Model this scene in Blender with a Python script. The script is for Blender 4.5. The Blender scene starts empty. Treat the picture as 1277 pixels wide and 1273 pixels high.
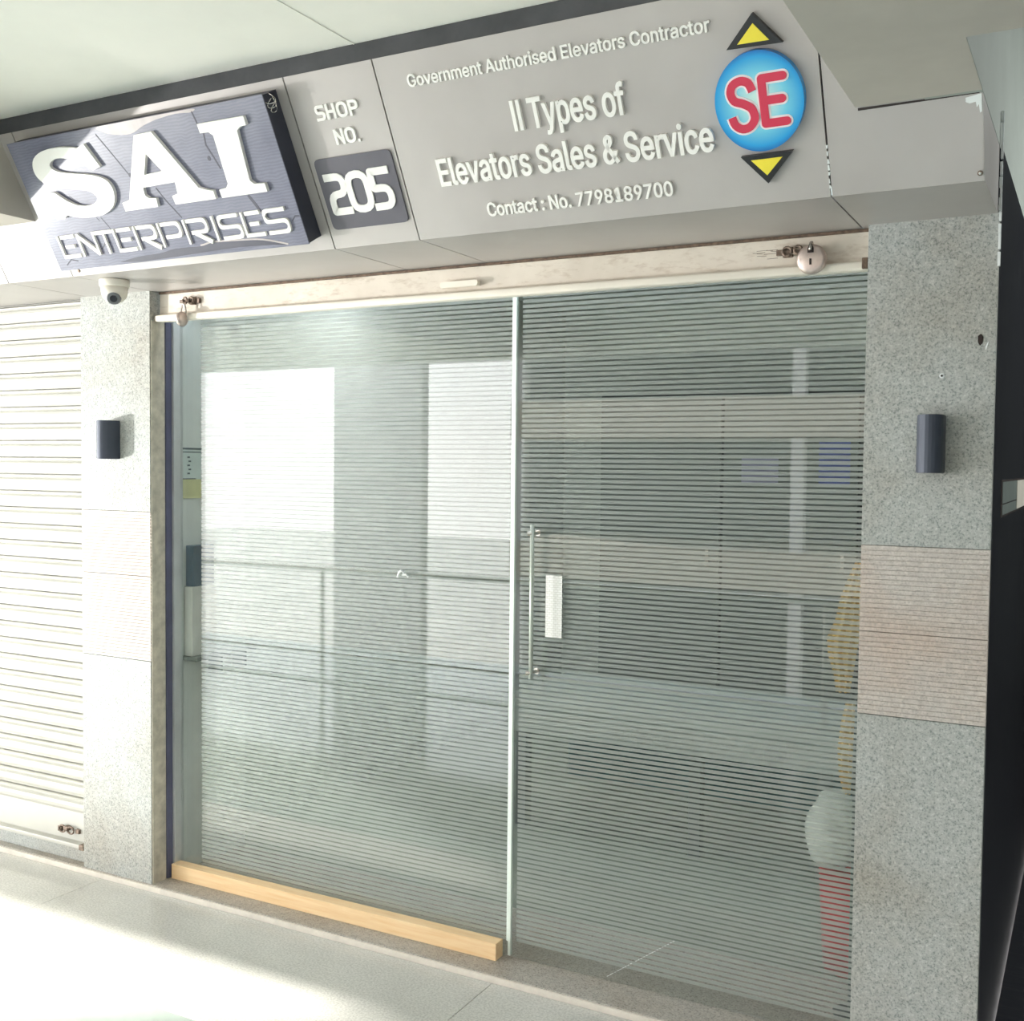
import bpy, bmesh, math, random
from mathutils import Vector, Matrix
random.seed(4)
S = bpy.context.scene
C = S.collection
# ---------------------------------------------------------------- camera
YAW, PITCH, ROLL, FPX = 0.4932, -0.0418, 0.0101, 1362.18
f = Vector((-math.sin(YAW)*math.cos(PITCH), math.cos(YAW)*math.cos(PITCH), math.sin(PITCH)))
r = Vector((math.cos(YAW), math.sin(YAW), 0)); u = r.cross(f)
cr, sr = math.cos(ROLL), math.sin(ROLL)
r2 = r*cr + u*sr; u2 = u*cr - r*sr
cd = bpy.data.cameras.new('camera'); cam = bpy.data.objects.new('camera', cd); C.objects.link(cam)
m = Matrix((r2, u2, -f)).transposed().to_4x4(); m.translation = (0, 0, 1.65)
cam.matrix_world = m
cd.sensor_width = 36; cd.lens = FPX/1277*36; cd.clip_start = .05; cd.clip_end = 300
S.camera = cam
# ---------------------------------------------------------------- world, sun, exposure
w = bpy.data.worlds.new('sky'); S.world = w; w.use_nodes = True
wn = w.node_tree.nodes; wl = w.node_tree.links
bg = wn['Background']; bg.inputs[1].default_value = 5.4
tc = wn.new('ShaderNodeTexCoord'); sp = wn.new('ShaderNodeSeparateXYZ'); rp = wn.new('ShaderNodeValToRGB')
wl.new(tc.outputs['Generated'], sp.inputs[0]); wl.new(sp.outputs[2], rp.inputs[0]); wl.new(rp.outputs[0], bg.inputs[0])
rp.color_ramp.elements[0].position = 0.0; rp.color_ramp.elements[0].color = (1.0, .975, .955, 1)
rp.color_ramp.elements[1].position = .8; rp.color_ramp.elements[1].color = (.66, .78, .95, 1)
sd = bpy.data.lights.new('sun', 'SUN'); sun = bpy.data.objects.new('sun', sd); C.objects.link(sun)
sd.energy = 20; sd.angle = math.radians(.7); sd.color = (1, .96, .88)
SUN = Vector((1, .62, -.40)).normalized()
sun.rotation_euler = SUN.to_track_quat('-Z', 'Y').to_euler()
# added lamp, low at the left, in place of sun bounced off the floor
fd = bpy.data.lights.new('sun_bounce_lamp', 'SPOT'); fo = bpy.data.objects.new('sun_bounce_lamp', fd); C.objects.link(fo)
BOUNCE_POS = Vector((-8.7, -1.2, .36)); fo.location = BOUNCE_POS
fd.energy = 1800; fd.spot_size = math.radians(38); fd.spot_blend = 1; fd.shadow_soft_size = .07; fd.color = (1, .985, .96)
fo.rotation_euler = (Vector((-4.3, 3, 1.75))-BOUNCE_POS).to_track_quat('-Z', 'Y').to_euler()
S.view_settings.view_transform = 'Standard'; S.view_settings.look = 'None'
S.view_settings.exposure = 0.52; S.view_settings.gamma = 1; S.view_settings.use_curve_mapping = False
S.cycles.max_bounces = 10; S.cycles.diffuse_bounces = 5; S.cycles.transparent_max_bounces = 24
S.cycles.caustics_reflective = True; S.cycles.blur_glossy = 0.6
S.cycles.use_denoising = True
S.cycles.sample_clamp_indirect = 10

# ---------------------------------------------------------------- materials
def srgb(c):
    return tuple(((v/255)/12.92 if v/255 <= .04045 else ((v/255+.055)/1.055)**2.4) for v in c) + (1,)
class MT:
    def __init__(s, name, col=(200, 200, 200), rough=.5, metal=0, spec=.5):
        s.m = bpy.data.materials.new(name); s.m.use_nodes = True
        s.n = s.m.node_tree.nodes; s.l = s.m.node_tree.links
        s.b = s.n['Principled BSDF']; s.out = s.n['Material Output']
        s.b.inputs['Base Color'].default_value = srgb(col)
        s.b.inputs['Roughness'].default_value = rough; s.b.inputs['Metallic'].default_value = metal
        s.b.inputs['Specular IOR Level'].default_value = spec
    def N(s, t, **k):
        n = s.n.new(t)
        for a, b in k.items(): setattr(n, a, b)
        return n
    def pos(s):
        g = s.N('ShaderNodeNewGeometry'); return g.outputs['Position']
    def obj(s):
        return s.N('ShaderNodeTexCoord').outputs['Object']
    def noise(s, scale, detail=4, rough=.6, vec=None, stretch=None):
        n = s.N('ShaderNodeTexNoise'); n.inputs['Scale'].default_value = scale
        n.inputs['Detail'].default_value = detail; n.inputs['Roughness'].default_value = rough
        v = vec or s.pos()
        if stretch:
            mp = s.N('ShaderNodeMapping'); mp.inputs['Scale'].default_value = stretch
            s.l.new(v, mp.inputs[0]); v = mp.outputs[0]
        s.l.new(v, n.inputs['Vector']); return n.outputs['Fac']
    def ramp(s, fac, stops):
        rr = s.N('ShaderNodeValToRGB'); e = rr.color_ramp.elements
        while len(e) < len(stops): e.new(.5)
        for i, (p, c) in enumerate(stops): e[i].position = p; e[i].color = srgb(c)
        s.l.new(fac, rr.inputs[0]); return rr.outputs[0]
    def mix(s, a, b, fac=.5, mode='MULTIPLY'):
        mx = s.N('ShaderNodeMix', data_type='RGBA', blend_type=mode)
        if isinstance(fac, float): mx.inputs[0].default_value = fac
        else: s.l.new(fac, mx.inputs[0])
        for i, v in ((6, a), (7, b)):
            if isinstance(v, tuple): mx.inputs[i].default_value = srgb(v)
            else: s.l.new(v, mx.inputs[i])
        return mx.outputs[2]
    def col(s, c): s.l.new(c, s.b.inputs['Base Color']); return s
    def bump(s, h, st=.2, dist=.002):
        b = s.N('ShaderNodeBump'); b.inputs['Strength'].default_value = st; b.inputs['Distance'].default_value = dist
        s.l.new(h, b.inputs['Height']); s.l.new(b.outputs[0], s.b.inputs['Normal']); return s

def plain(name, col, rough=.5, metal=0, spec=.5, vary=.06, scale=6):
    t = MT(name, col, rough, metal, spec)
    lo = tuple(c*(1-vary) for c in col); hi = tuple(min(255, c*(1+vary*.6)) for c in col)
    t.col(t.ramp(t.noise(scale), [(.3, lo), (.7, hi)])); return t
M = {}
def granite(name, a, b, c, stain=(150, 138, 125), rough=.55):
    t = MT(name, a, rough, 0, .35)
    g = t.ramp(t.noise(170, 3, .75), [(.36, b), (.48, a), (.58, a), (.70, c)])
    g2 = t.ramp(t.noise(60, 2, .6), [(.35, tuple(v*.93 for v in (255,)*3)), (.65, (255, 255, 255))])
    st = t.ramp(t.noise(2.6, 4, .6), [(.45, (255, 255, 255)), (.75, tuple(min(255, v*1.45) for v in stain))])
    t.col(t.mix(t.mix(g, g2, 1.0), st, .55)); t.bump(t.noise(170, 3), .15, .001); return t.m
M['granite'] = granite('grey_speckled_granite', (184, 187, 184), (136, 143, 141), (214, 217, 213))
M['granite_groove'] = granite('grooved_granite', (208, 201, 195), (184, 178, 172), (222, 216, 210), (170, 152, 140))
M['sill'] = granite('sill_granite', (186, 180, 172), (140, 136, 130), (210, 206, 198))
t = MT('black_granite', (44, 45, 50), .3, 0, .2)
sc = t.ramp(t.noise(5, 6, .75, stretch=(1, 9, 1.2)), [(.48, (44, 45, 50)), (.62, (56, 57, 60)), (.76, (96, 93, 92))])
t.col(sc); t.bump(t.noise(30), .05); M['black_granite'] = t.m
t = MT('polished_floor', (205, 215, 208), .07, 0, .6)
t.col(t.ramp(t.noise(3.5, 6, .65), [(.3, (158, 170, 164)), (.7, (176, 188, 181))])); M['floor'] = t.m
t = MT('border_floor', (205, 202, 196), .14, 0, .6)
t.col(t.mix(t.ramp(t.noise(3, 6, .65), [(.3, (206, 205, 200)), (.7, (224, 222, 217))]), t.ramp(t.noise(140, 2), [(.35, (225, 225, 225)), (.6, (255, 255, 255))]), 1.0)); M['border'] = t.m
M['edge_highlight'] = plain('sill_edge_highlight', (228, 220, 210), .4, vary=.05, scale=20).m
M['joint'] = plain('tile_joint', (120, 118, 112), .9).m
M['ceiling'] = plain('painted_ceiling', (250, 248, 240), .75, 0, .2, .02, 2).m
M['beam'] = plain('beam_paint', (196, 190, 181), .6, 0, .3, .05, 3).m
M['shadowgap'] = plain('dark_gap_trim', (84, 84, 88), .6, 0, .3, .12, 9).m
t = MT('grey_cladding', (186, 180, 177), .38, .15, .5)
t.col(t.ramp(t.noise(2.2, 4), [(.3, (177, 171, 168)), (.7, (189, 184, 181))])); M['acp'] = t.m
M['seam'] = plain('seam_dark', (56, 48, 46), .7, vary=.2, scale=30).m
M['letter_white'] = plain('letter_white', (242, 240, 236), .35, vary=.02).m
M['letter_edge'] = M['letter_white']
M['plate_grey'] = plain('number_plate_grey', (96, 93, 102), .3, vary=.05).m
t = MT('sign_print', (130, 130, 148), .28, 0, .5)
wv = t.N('ShaderNodeTexWave', wave_type='BANDS', bands_direction='Z'); wv.inputs['Scale'].default_value = 40
wv.inputs['Distortion'].default_value = 7; wv.inputs['Detail'].default_value = 3; wv.inputs['Detail Scale'].default_value = .55
t.l.new(t.pos(), wv.inputs['Vector'])
g1 = t.ramp(wv.outputs['Fac'], [(.2, (122, 123, 140)), (.8, (132, 132, 149))])
g2 = t.ramp(t.noise(3.5, 5, .6), [(.35, (205, 205, 215)), (.65, (255, 255, 255))])
t.col(t.mix(g1, g2, 1.0)); M['sign'] = t.m
M['sign_dark'] = plain('sign_box_side', (52, 54, 68), .45, vary=.15).m
M['crack'] = plain('print_crack', (66, 66, 82), .5).m
M['sheen'] = plain('print_pale_band', (190, 180, 180), .35, vary=.08, scale=14).m
M['cream'] = plain('cream_shutter_paint', (236, 229, 216), .42, vary=.04, scale=5).m
t = MT('cream_slab', (222, 211, 196), .4)
t.col(t.mix(t.ramp(t.noise(5), [(.3, (212, 202, 188)), (.7, (230, 221, 208))]), t.ramp(t.noise(14, 5, .7, stretch=(1, 1, 3)), [(.25, (205, 192, 180)), (.48, (255, 255, 255))]), .7)); M['slab'] = t.m
M['white_shutter'] = plain('white_shutter_paint', (190, 189, 182), .45, vary=.03, scale=4).m
M['handle'] = plain('satin_handle', (196, 204, 196), .35, .35, vary=.04).m
M['steel'] = plain('brushed_steel', (205, 200, 194), .25, 1, vary=.08, scale=60).m
M['lock'] = plain('padlock_steel', (222, 205, 198), .3, .85, vary=.06, scale=50).m
M['rust'] = plain('worn_iron', (128, 112, 100), .55, .6, vary=.3, scale=90).m
M['rusty'] = plain('rusty_iron', (112, 94, 80), .8, .2, vary=.3, scale=80).m
M['black'] = plain('black_gloss', (26, 25, 28), .35, vary=.1).m
M['slot'] = plain('slot_black', (40, 28, 26), .8).m
M['yellow'] = plain('arrow_yellow', (242, 224, 62), .35, vary=.03).m
M['red'] = plain('logo_red', (214, 50, 82), .35, vary=.03).m
M['halo'] = plain('logo_white', (244, 236, 240), .35, vary=.02).m
t = MT('logo_blue', (40, 160, 225), .3)
gr = t.N('ShaderNodeTexGradient', gradient_type='SPHERICAL'); mp = t.N('ShaderNodeMapping')
mp.inputs['Scale'].default_value = (9.0, 9.0, 9.0); t.l.new(t.obj(), mp.inputs[0]); t.l.new(mp.outputs[0], gr.inputs[0])
t.col(t.ramp(gr.outputs['Fac'], [(.0, (12, 118, 196)), (.1, (30, 160, 226)), (.42, (120, 210, 236)), (.8, (205, 240, 236))])); M['blue'] = t.m
M['sconce'] = plain('sconce_charcoal', (72, 78, 92), .42, .2, vary=.08).m
M['cctv'] = plain('camera_plastic', (238, 232, 220), .35, vary=.03).m
M['lens'] = plain('camera_lens', (38, 40, 46), .12).m
M['lensring'] = plain('camera_ball', (120, 122, 126), .25).m
M['jamb_navy'] = plain('guide_navy', (92, 94, 118), .45, vary=.12).m
M['jamb_alu'] = plain('jamb_aluminium', (214, 218, 218), .4, .5, vary=.05).m
M['mortar'] = plain('jamb_mortar', (196, 190, 174), .85, vary=.12, scale=25).m
t = MT('pine_wood', (244, 208, 160), .5, 0, .35)
g1 = t.noise(6, 6, .6, stretch=(1, 12, 14)); g1 = t.ramp(g1, [(.3, (238, 200, 150)), (.7, (250, 222, 180))])
vo = t.N('ShaderNodeTexVoronoi'); vo.inputs['Scale'].default_value = 3.1
mp = t.N('ShaderNodeMapping'); mp.inputs['Scale'].default_value = (1, 1, 2.2); t.l.new(t.pos(), mp.inputs[0]); t.l.new(mp.outputs[0], vo.inputs['Vector'])
kn = t.ramp(vo.outputs['Distance'], [(.03, (206, 156, 116)), (.10, (255, 255, 255))])
t.col(t.mix(g1, kn, .8)); M['pine'] = t.m
t = MT('label_paper', (238, 239, 234), .7)
br = t.N('ShaderNodeTexBrick'); br.inputs['Scale'].default_value = 34
br.inputs['Color1'].default_value = srgb((252, 252, 250)); br.inputs['Color2'].default_value = srgb((246, 246, 243)); br.inputs['Mortar'].default_value = srgb((214, 214, 208))
mp = t.N('ShaderNodeMapping'); mp.inputs['Rotation'].default_value = (math.pi/2, 0, 0); t.l.new(t.obj(), mp.inputs[0]); t.l.new(mp.outputs[0], br.inputs['Vector'])
t.col(br.outputs['Color']); M['label'] = t.m
M['tape'] = plain('clear_tape_white', (232, 236, 236), .4).m
M['int_wall'] = plain('shop_wall', (206, 212, 206), .8, vary=.04).m
M['lining'] = plain('white_lining', (226, 230, 226), .6, vary=.03).m
M['int_floor'] = plain('shop_floor', (150, 158, 148), .25, vary=.06, scale=4).m
M['int_dark'] = plain('shop_dark_panel', (70, 78, 78), .5).m
M['desk_top'] = plain('desk_laminate', (136, 142, 138), .4).m
M['desk_side'] = plain('desk_panel', (120, 128, 124), .5).m
M['teal'] = plain('teal_panel', (46, 84, 90), .5).m
M['tan'] = plain('tan_cloth', (240, 214, 150), .9, vary=.1, scale=20).m
M['red_plastic'] = plain('red_plastic', (178, 42, 50), .4).m
M['white_plastic'] = plain('white_sack', (214, 216, 210), .7, vary=.06, scale=15).m
M['poster'] = plain('poster_paper', (214, 226, 222), .6).m
M['poster_y'] = plain('poster_yellow', (220, 220, 168), .6).m
M['poster_b'] = plain('poster_blue', (112, 124, 196), .6).m
M['poster_v'] = plain('poster_lilac', (172, 170, 200), .6).m
M['ink'] = plain('print_ink', (96, 110, 112), .6).m
M['bluegrey'] = plain('blue_folder', (88, 108, 124), .5).m
M['box_white'] = plain('carton_white', (222, 222, 216), .7).m
M['ext_wall'] = plain('opposite_wall', (168, 166, 162), .8, vary=.06, scale=1.5).m
M['ext_slab'] = plain('opposite_slab', (150, 142, 128), .8, vary=.05, scale=1.5).m
M['ext_dark'] = plain('opposite_shade', (84, 86, 88), .8, vary=.1, scale=1).m
M['ext_ground'] = plain('outside_ground', (186, 180, 170), .9, vary=.08, scale=.5).m
M['edge'] = plain('polished_glass_edge', (236, 246, 240), .2, vary=.02).m
# glass: clear, with a mirror-like surface reflection
def glass(name, tint):
    t = MT(name); n, l = t.n, t.l; n.remove(t.b)
    tr = n.new('ShaderNodeBsdfTransparent'); tr.inputs[0].default_value = tint
    gl = n.new('ShaderNodeBsdfGlossy'); gl.inputs['Roughness'].default_value = 0.0; gl.inputs[0].default_value = (1, 1, 1, 1)
    fr = n.new('ShaderNodeFresnel'); ge = n.new('ShaderNodeNewGeometry'); mr = n.new('ShaderNodeMapRange')
    mr.inputs['To Min'].default_value = 1.5; mr.inputs['To Max'].default_value = 1/1.5   # same strength from both sides of the pane
    l.new(ge.outputs['Backfacing'], mr.inputs['Value']); l.new(mr.outputs[0], fr.inputs[0])
    mx = n.new('ShaderNodeMixShader'); l.new(fr.outputs[0], mx.inputs[0]); l.new(tr.outputs[0], mx.inputs[1]); l.new(gl.outputs[0], mx.inputs[2])
    l.new(mx.outputs[0], t.out.inputs[0]); return t.m
M['glass'] = glass('clear_glass', (.965, .982, .974, 1))
def film(name, col, trans, tl):
    t = MT(name); n, l = t.n, t.l; n.remove(t.b)
    tr = n.new('ShaderNodeBsdfTransparent'); tr.inputs[0].default_value = (1, 1, 1, 1)
    df = n.new('ShaderNodeBsdfDiffuse'); df.inputs[0].default_value = srgb(col)
    ts = n.new('ShaderNodeBsdfTranslucent'); ts.inputs[0].default_value = srgb(col)
    m1 = n.new('ShaderNodeMixShader'); m1.inputs[0].default_value = tl; l.new(df.outputs[0], m1.inputs[1]); l.new(ts.outputs[0], m1.inputs[2])
    m2 = n.new('ShaderNodeMixShader'); m2.inputs[0].default_value = trans; l.new(m1.outputs[0], m2.inputs[1]); l.new(tr.outputs[0], m2.inputs[2])
    l.new(m2.outputs[0], t.out.inputs[0]); return t.m
M['film'] = film('frosted_film', (190, 192, 189), .34, .12)

# ---------------------------------------------------------------- builders
ORG = {}
def link(name, me, mat, parent=None, smooth=False):
    vs = [v.co for v in me.vertices]
    if vs:
        mn = Vector([min(v[i] for v in vs) for i in range(3)]); mx = Vector([max(v[i] for v in vs) for i in range(3)])
        c = (mn+mx)/2; c.z = mn.z if parent is None else c.z
    else: c = Vector((0, 0, 0))
    me.transform(Matrix.Translation(-c))
    o = bpy.data.objects.new(name, me); C.objects.link(o); ORG[o.name] = c.copy()
    o.location = c - (ORG[parent.name] if parent else Vector((0, 0, 0)))
    if parent: o.parent = parent
    me.materials.clear(); me.materials.append(mat if not isinstance(mat, str) else M[mat])
    if smooth:
        for p in me.polygons: p.use_smooth = True
    return o
def ob(name, bm, mat, parent=None, smooth=False):
    me = bpy.data.meshes.new(name); bmesh.ops.recalc_face_normals(bm, faces=bm.faces); bm.to_mesh(me); bm.free()
    return link(name, me, mat, parent, smooth)
def thing(name, label, cat, loc, group=None):
    o = bpy.data.objects.new(name, None); C.objects.link(o); o.location = loc; ORG[o.name] = Vector(loc)
    o.empty_display_size = .05; o['label'] = label; o['category'] = cat
    if group: o['group'] = group
    return o
def tag(o, label, cat, group=None):
    o['label'] = label; o['category'] = cat
    if group: o['group'] = group
    return o
def struct(o): o['kind'] = 'structure'; return o
def B(bm, x0, x1, y0, y1, z0, z1, bev=0):
    r = bmesh.ops.create_cube(bm, size=1)
    for v in r['verts']:
        v.co = Vector((x0 + (v.co.x+.5)*(x1-x0), y0 + (v.co.y+.5)*(y1-y0), z0 + (v.co.z+.5)*(z1-z0)))
    if bev:
        es = list({e for v in r['verts'] for e in v.link_edges})
        bmesh.ops.bevel(bm, geom=es, offset=bev, segments=2, profile=.6, affect='EDGES')
    return bm
def box(name, mat, parent, x0, x1, y0, y1, z0, z1, bev=0, smooth=False):
    return ob(name, B(bmesh.new(), x0, x1, y0, y1, z0, z1, bev), mat, parent, smooth)
def tube(bm, pts, rad, seg=10, closed=False):
    pts = [Vector(p) for p in pts]; rings = []; n = len(pts)
    for i, p in enumerate(pts):
        a = pts[i-1] if (i or closed) else p; b = pts[(i+1) % n] if (i < n-1 or closed) else p
        d = (b-a).normalized(); k = Vector((0, 0, 1)) if abs(d.z) < .9 else Vector((1, 0, 0))
        s = d.cross(k).normalized(); q = s.cross(d)
        rings.append([bm.verts.new(p + (s*math.cos(j*2*math.pi/seg) + q*math.sin(j*2*math.pi/seg))*rad) for j in range(seg)])
    for i in range(n if closed else n-1):
        A, Bq = rings[i], rings[(i+1) % n]
        for j in range(seg):
            try: bm.faces.new((A[j], A[(j+1) % seg], Bq[(j+1) % seg], Bq[j]))
            except ValueError: pass
    if not closed: bm.faces.new(rings[0]); bm.faces.new(rings[-1])
    return bm
def lathe(bm, prof, center, axis='Z', seg=32):
    c = Vector(center); rings = []
    for rad, h in prof:
        ring = []
        for j in range(seg):
            a = 2*math.pi*j/seg
            v = (rad*math.cos(a), rad*math.sin(a), h)
            if axis == 'Y': v = (v[0], v[2], v[1])
            if axis == 'X': v = (v[2], v[0], v[1])
            ring.append(bm.verts.new(c + Vector(v)))
        rings.append(ring)
    for A, Bq in zip(rings, rings[1:]):
        for j in range(seg): bm.faces.new((A[j], A[(j+1) % seg], Bq[(j+1) % seg], Bq[j]))
    bm.faces.new(rings[0]); bm.faces.new(rings[-1])
    return bm
def prism(bm, outline, T, d0, d1, holes=()):
    """outline (a,b) extruded between depths d0..d1; T(a,b,d) -> world"""
    tmp = bmesh.new(); loops = [outline] + list(holes)
    es = []
    for lp in loops:
        vs = [tmp.verts.new((a, b, 0)) for a, b in lp]
        es += [tmp.edges.new((vs[i], vs[(i+1) % len(vs)])) for i in range(len(vs))]
    rr = bmesh.ops.triangle_fill(tmp, edges=es, use_beauty=True)
    tmp.verts.index_update(); tmp.verts.ensure_lookup_table()
    V0 = [bm.verts.new(T(v.co.x, v.co.y, d0)) for v in tmp.verts]
    V1 = [bm.verts.new(T(v.co.x, v.co.y, d1)) for v in tmp.verts]
    for fc in tmp.faces:
        ii = [v.index for v in fc.verts]
        bm.faces.new([V0[i] for i in reversed(ii)]); bm.faces.new([V1[i] for i in ii])
    k = 0
    for lp in loops:
        n = len(lp)
        for i in range(n):
            a, b = k+i, k+(i+1) % n
            bm.faces.new((V0[a], V0[b], V1[b], V1[a]))
        k += n
    tmp.free(); return bm
def ptri(bm, pts, T, d0, d1): return prism(bm, pts, T, d0, d1)
def stroke(bm, pts, wd, T, d0, d1, closed=False, wh=None, cap='butt'):
    """mitred ribbon along a polyline; wh = width for horizontal runs if it differs"""
    P = [Vector(p) for p in pts]; n = len(P); L = []; R = []
    def hw(d):
        if wh is None: return wd/2
        return (wd*abs(d.y) + wh*abs(d.x))/2
    for i in range(n):
        pa = P[i-1] if (i or closed) else None; pb = P[(i+1) % n] if (i < n-1 or closed) else None
        d1_ = (P[i]-pa).normalized() if pa is not None else None; d2_ = (pb-P[i]).normalized() if pb is not None else None
        if d1_ is None: d1_ = d2_
        if d2_ is None: d2_ = d1_
        n1 = Vector((-d1_.y, d1_.x))*hw(d1_); n2 = Vector((-d2_.y, d2_.x))*hw(d2_)
        # intersect the two offset lines
        cr_ = d1_.x*d2_.y - d1_.y*d2_.x
        if abs(cr_) < .08: off = (n1+n2)/2
        else:
            q = n2-n1; tt = (q.x*d2_.y - q.y*d2_.x)/cr_; off = n1 + d1_*tt
            if off.length > wd*1.6: off = off.normalized()*wd*1.6
        L.append(P[i]+off); R.append(P[i]-off)
    if cap == 'round' and not closed:
        for (e, d, arr) in ((P[-1], (P[-1]-P[-2]).normalized(), 'end'), (P[0], (P[0]-P[1]).normalized(), 'start')):
            nn = Vector((-d.y, d.x)); h = wd/2
            arc = [e + (nn*math.cos(a) + d*math.sin(a))*h for a in [math.pi*k/8 for k in range(1, 8)]]
            if arr == 'end': endarc = arc
            else: starc = arc
        out = L + endarc + R[::-1] + starc
        prism(bm, [(p.x, p.y) for p in out], T, d0, d1); return bm
    segs = n if closed else n-1
    for side in (0,):
        VL0 = [bm.verts.new(T(p.x, p.y, d0)) for p in L]; VR0 = [bm.verts.new(T(p.x, p.y, d0)) for p in R]
        VL1 = [bm.verts.new(T(p.x, p.y, d1)) for p in L]; VR1 = [bm.verts.new(T(p.x, p.y, d1)) for p in R]
        for i in range(segs):
            j = (i+1) % n
            for q in ((VL1[i], VL1[j], VR1[j], VR1[i]), (VL0[i], VR0[i], VR0[j], VL0[j]), (VL0[i], VL0[j], VL1[j], VL1[i]), (VR0[i], VR1[i], VR1[j], VR0[j])):
                bm.faces.new(q)
        if not closed:
            bm.faces.new((VL0[0], VL1[0], VR1[0], VR0[0])); bm.faces.new((VL0[-1], VR0[-1], VR1[-1], VL1[-1]))
    return bm
def fillet(pts, rad, closed=False, k=4):
    P = [Vector(p) for p in pts]; n = len(P); out = []
    for i in range(n):
        if not closed and i in (0, n-1): out.append(P[i]); continue
        a = P[i-1]-P[i]; b = P[(i+1) % n]-P[i]; rr = min(rad if not isinstance(rad, (list, tuple)) else rad[i], a.length*.48, b.length*.48)
        p0 = P[i]+a.normalized()*rr; p1 = P[i]+b.normalized()*rr
        for j in range(k+1):
            tt = j/k; out.append(p0*(1-tt)**2 + P[i]*2*tt*(1-tt) + p1*tt**2)
    return [(p.x, p.y) for p in out]
def smoothpoly(pts, closed=True, k=4):
    P = [Vector(p) for p in pts]; n = len(P); out = []
    rng = range(n) if closed else range(n-1)
    for i in rng:
        p0 = P[(i-1) % n] if closed or i else P[0]; p1 = P[i]; p2 = P[(i+1) % n]
        p3 = P[(i+2) % n] if closed or i < n-2 else P[-1]
        for j in range(k):
            t_ = j/k
            out.append(.5*((2*p1)+(p2-p0)*t_+(2*p0-5*p1+4*p2-p3)*t_*t_+(-p0+3*p1-3*p2+p3)*t_**3))
    if not closed: out.append(P[-1])
    return [(p.x, p.y) for p in out]
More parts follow.
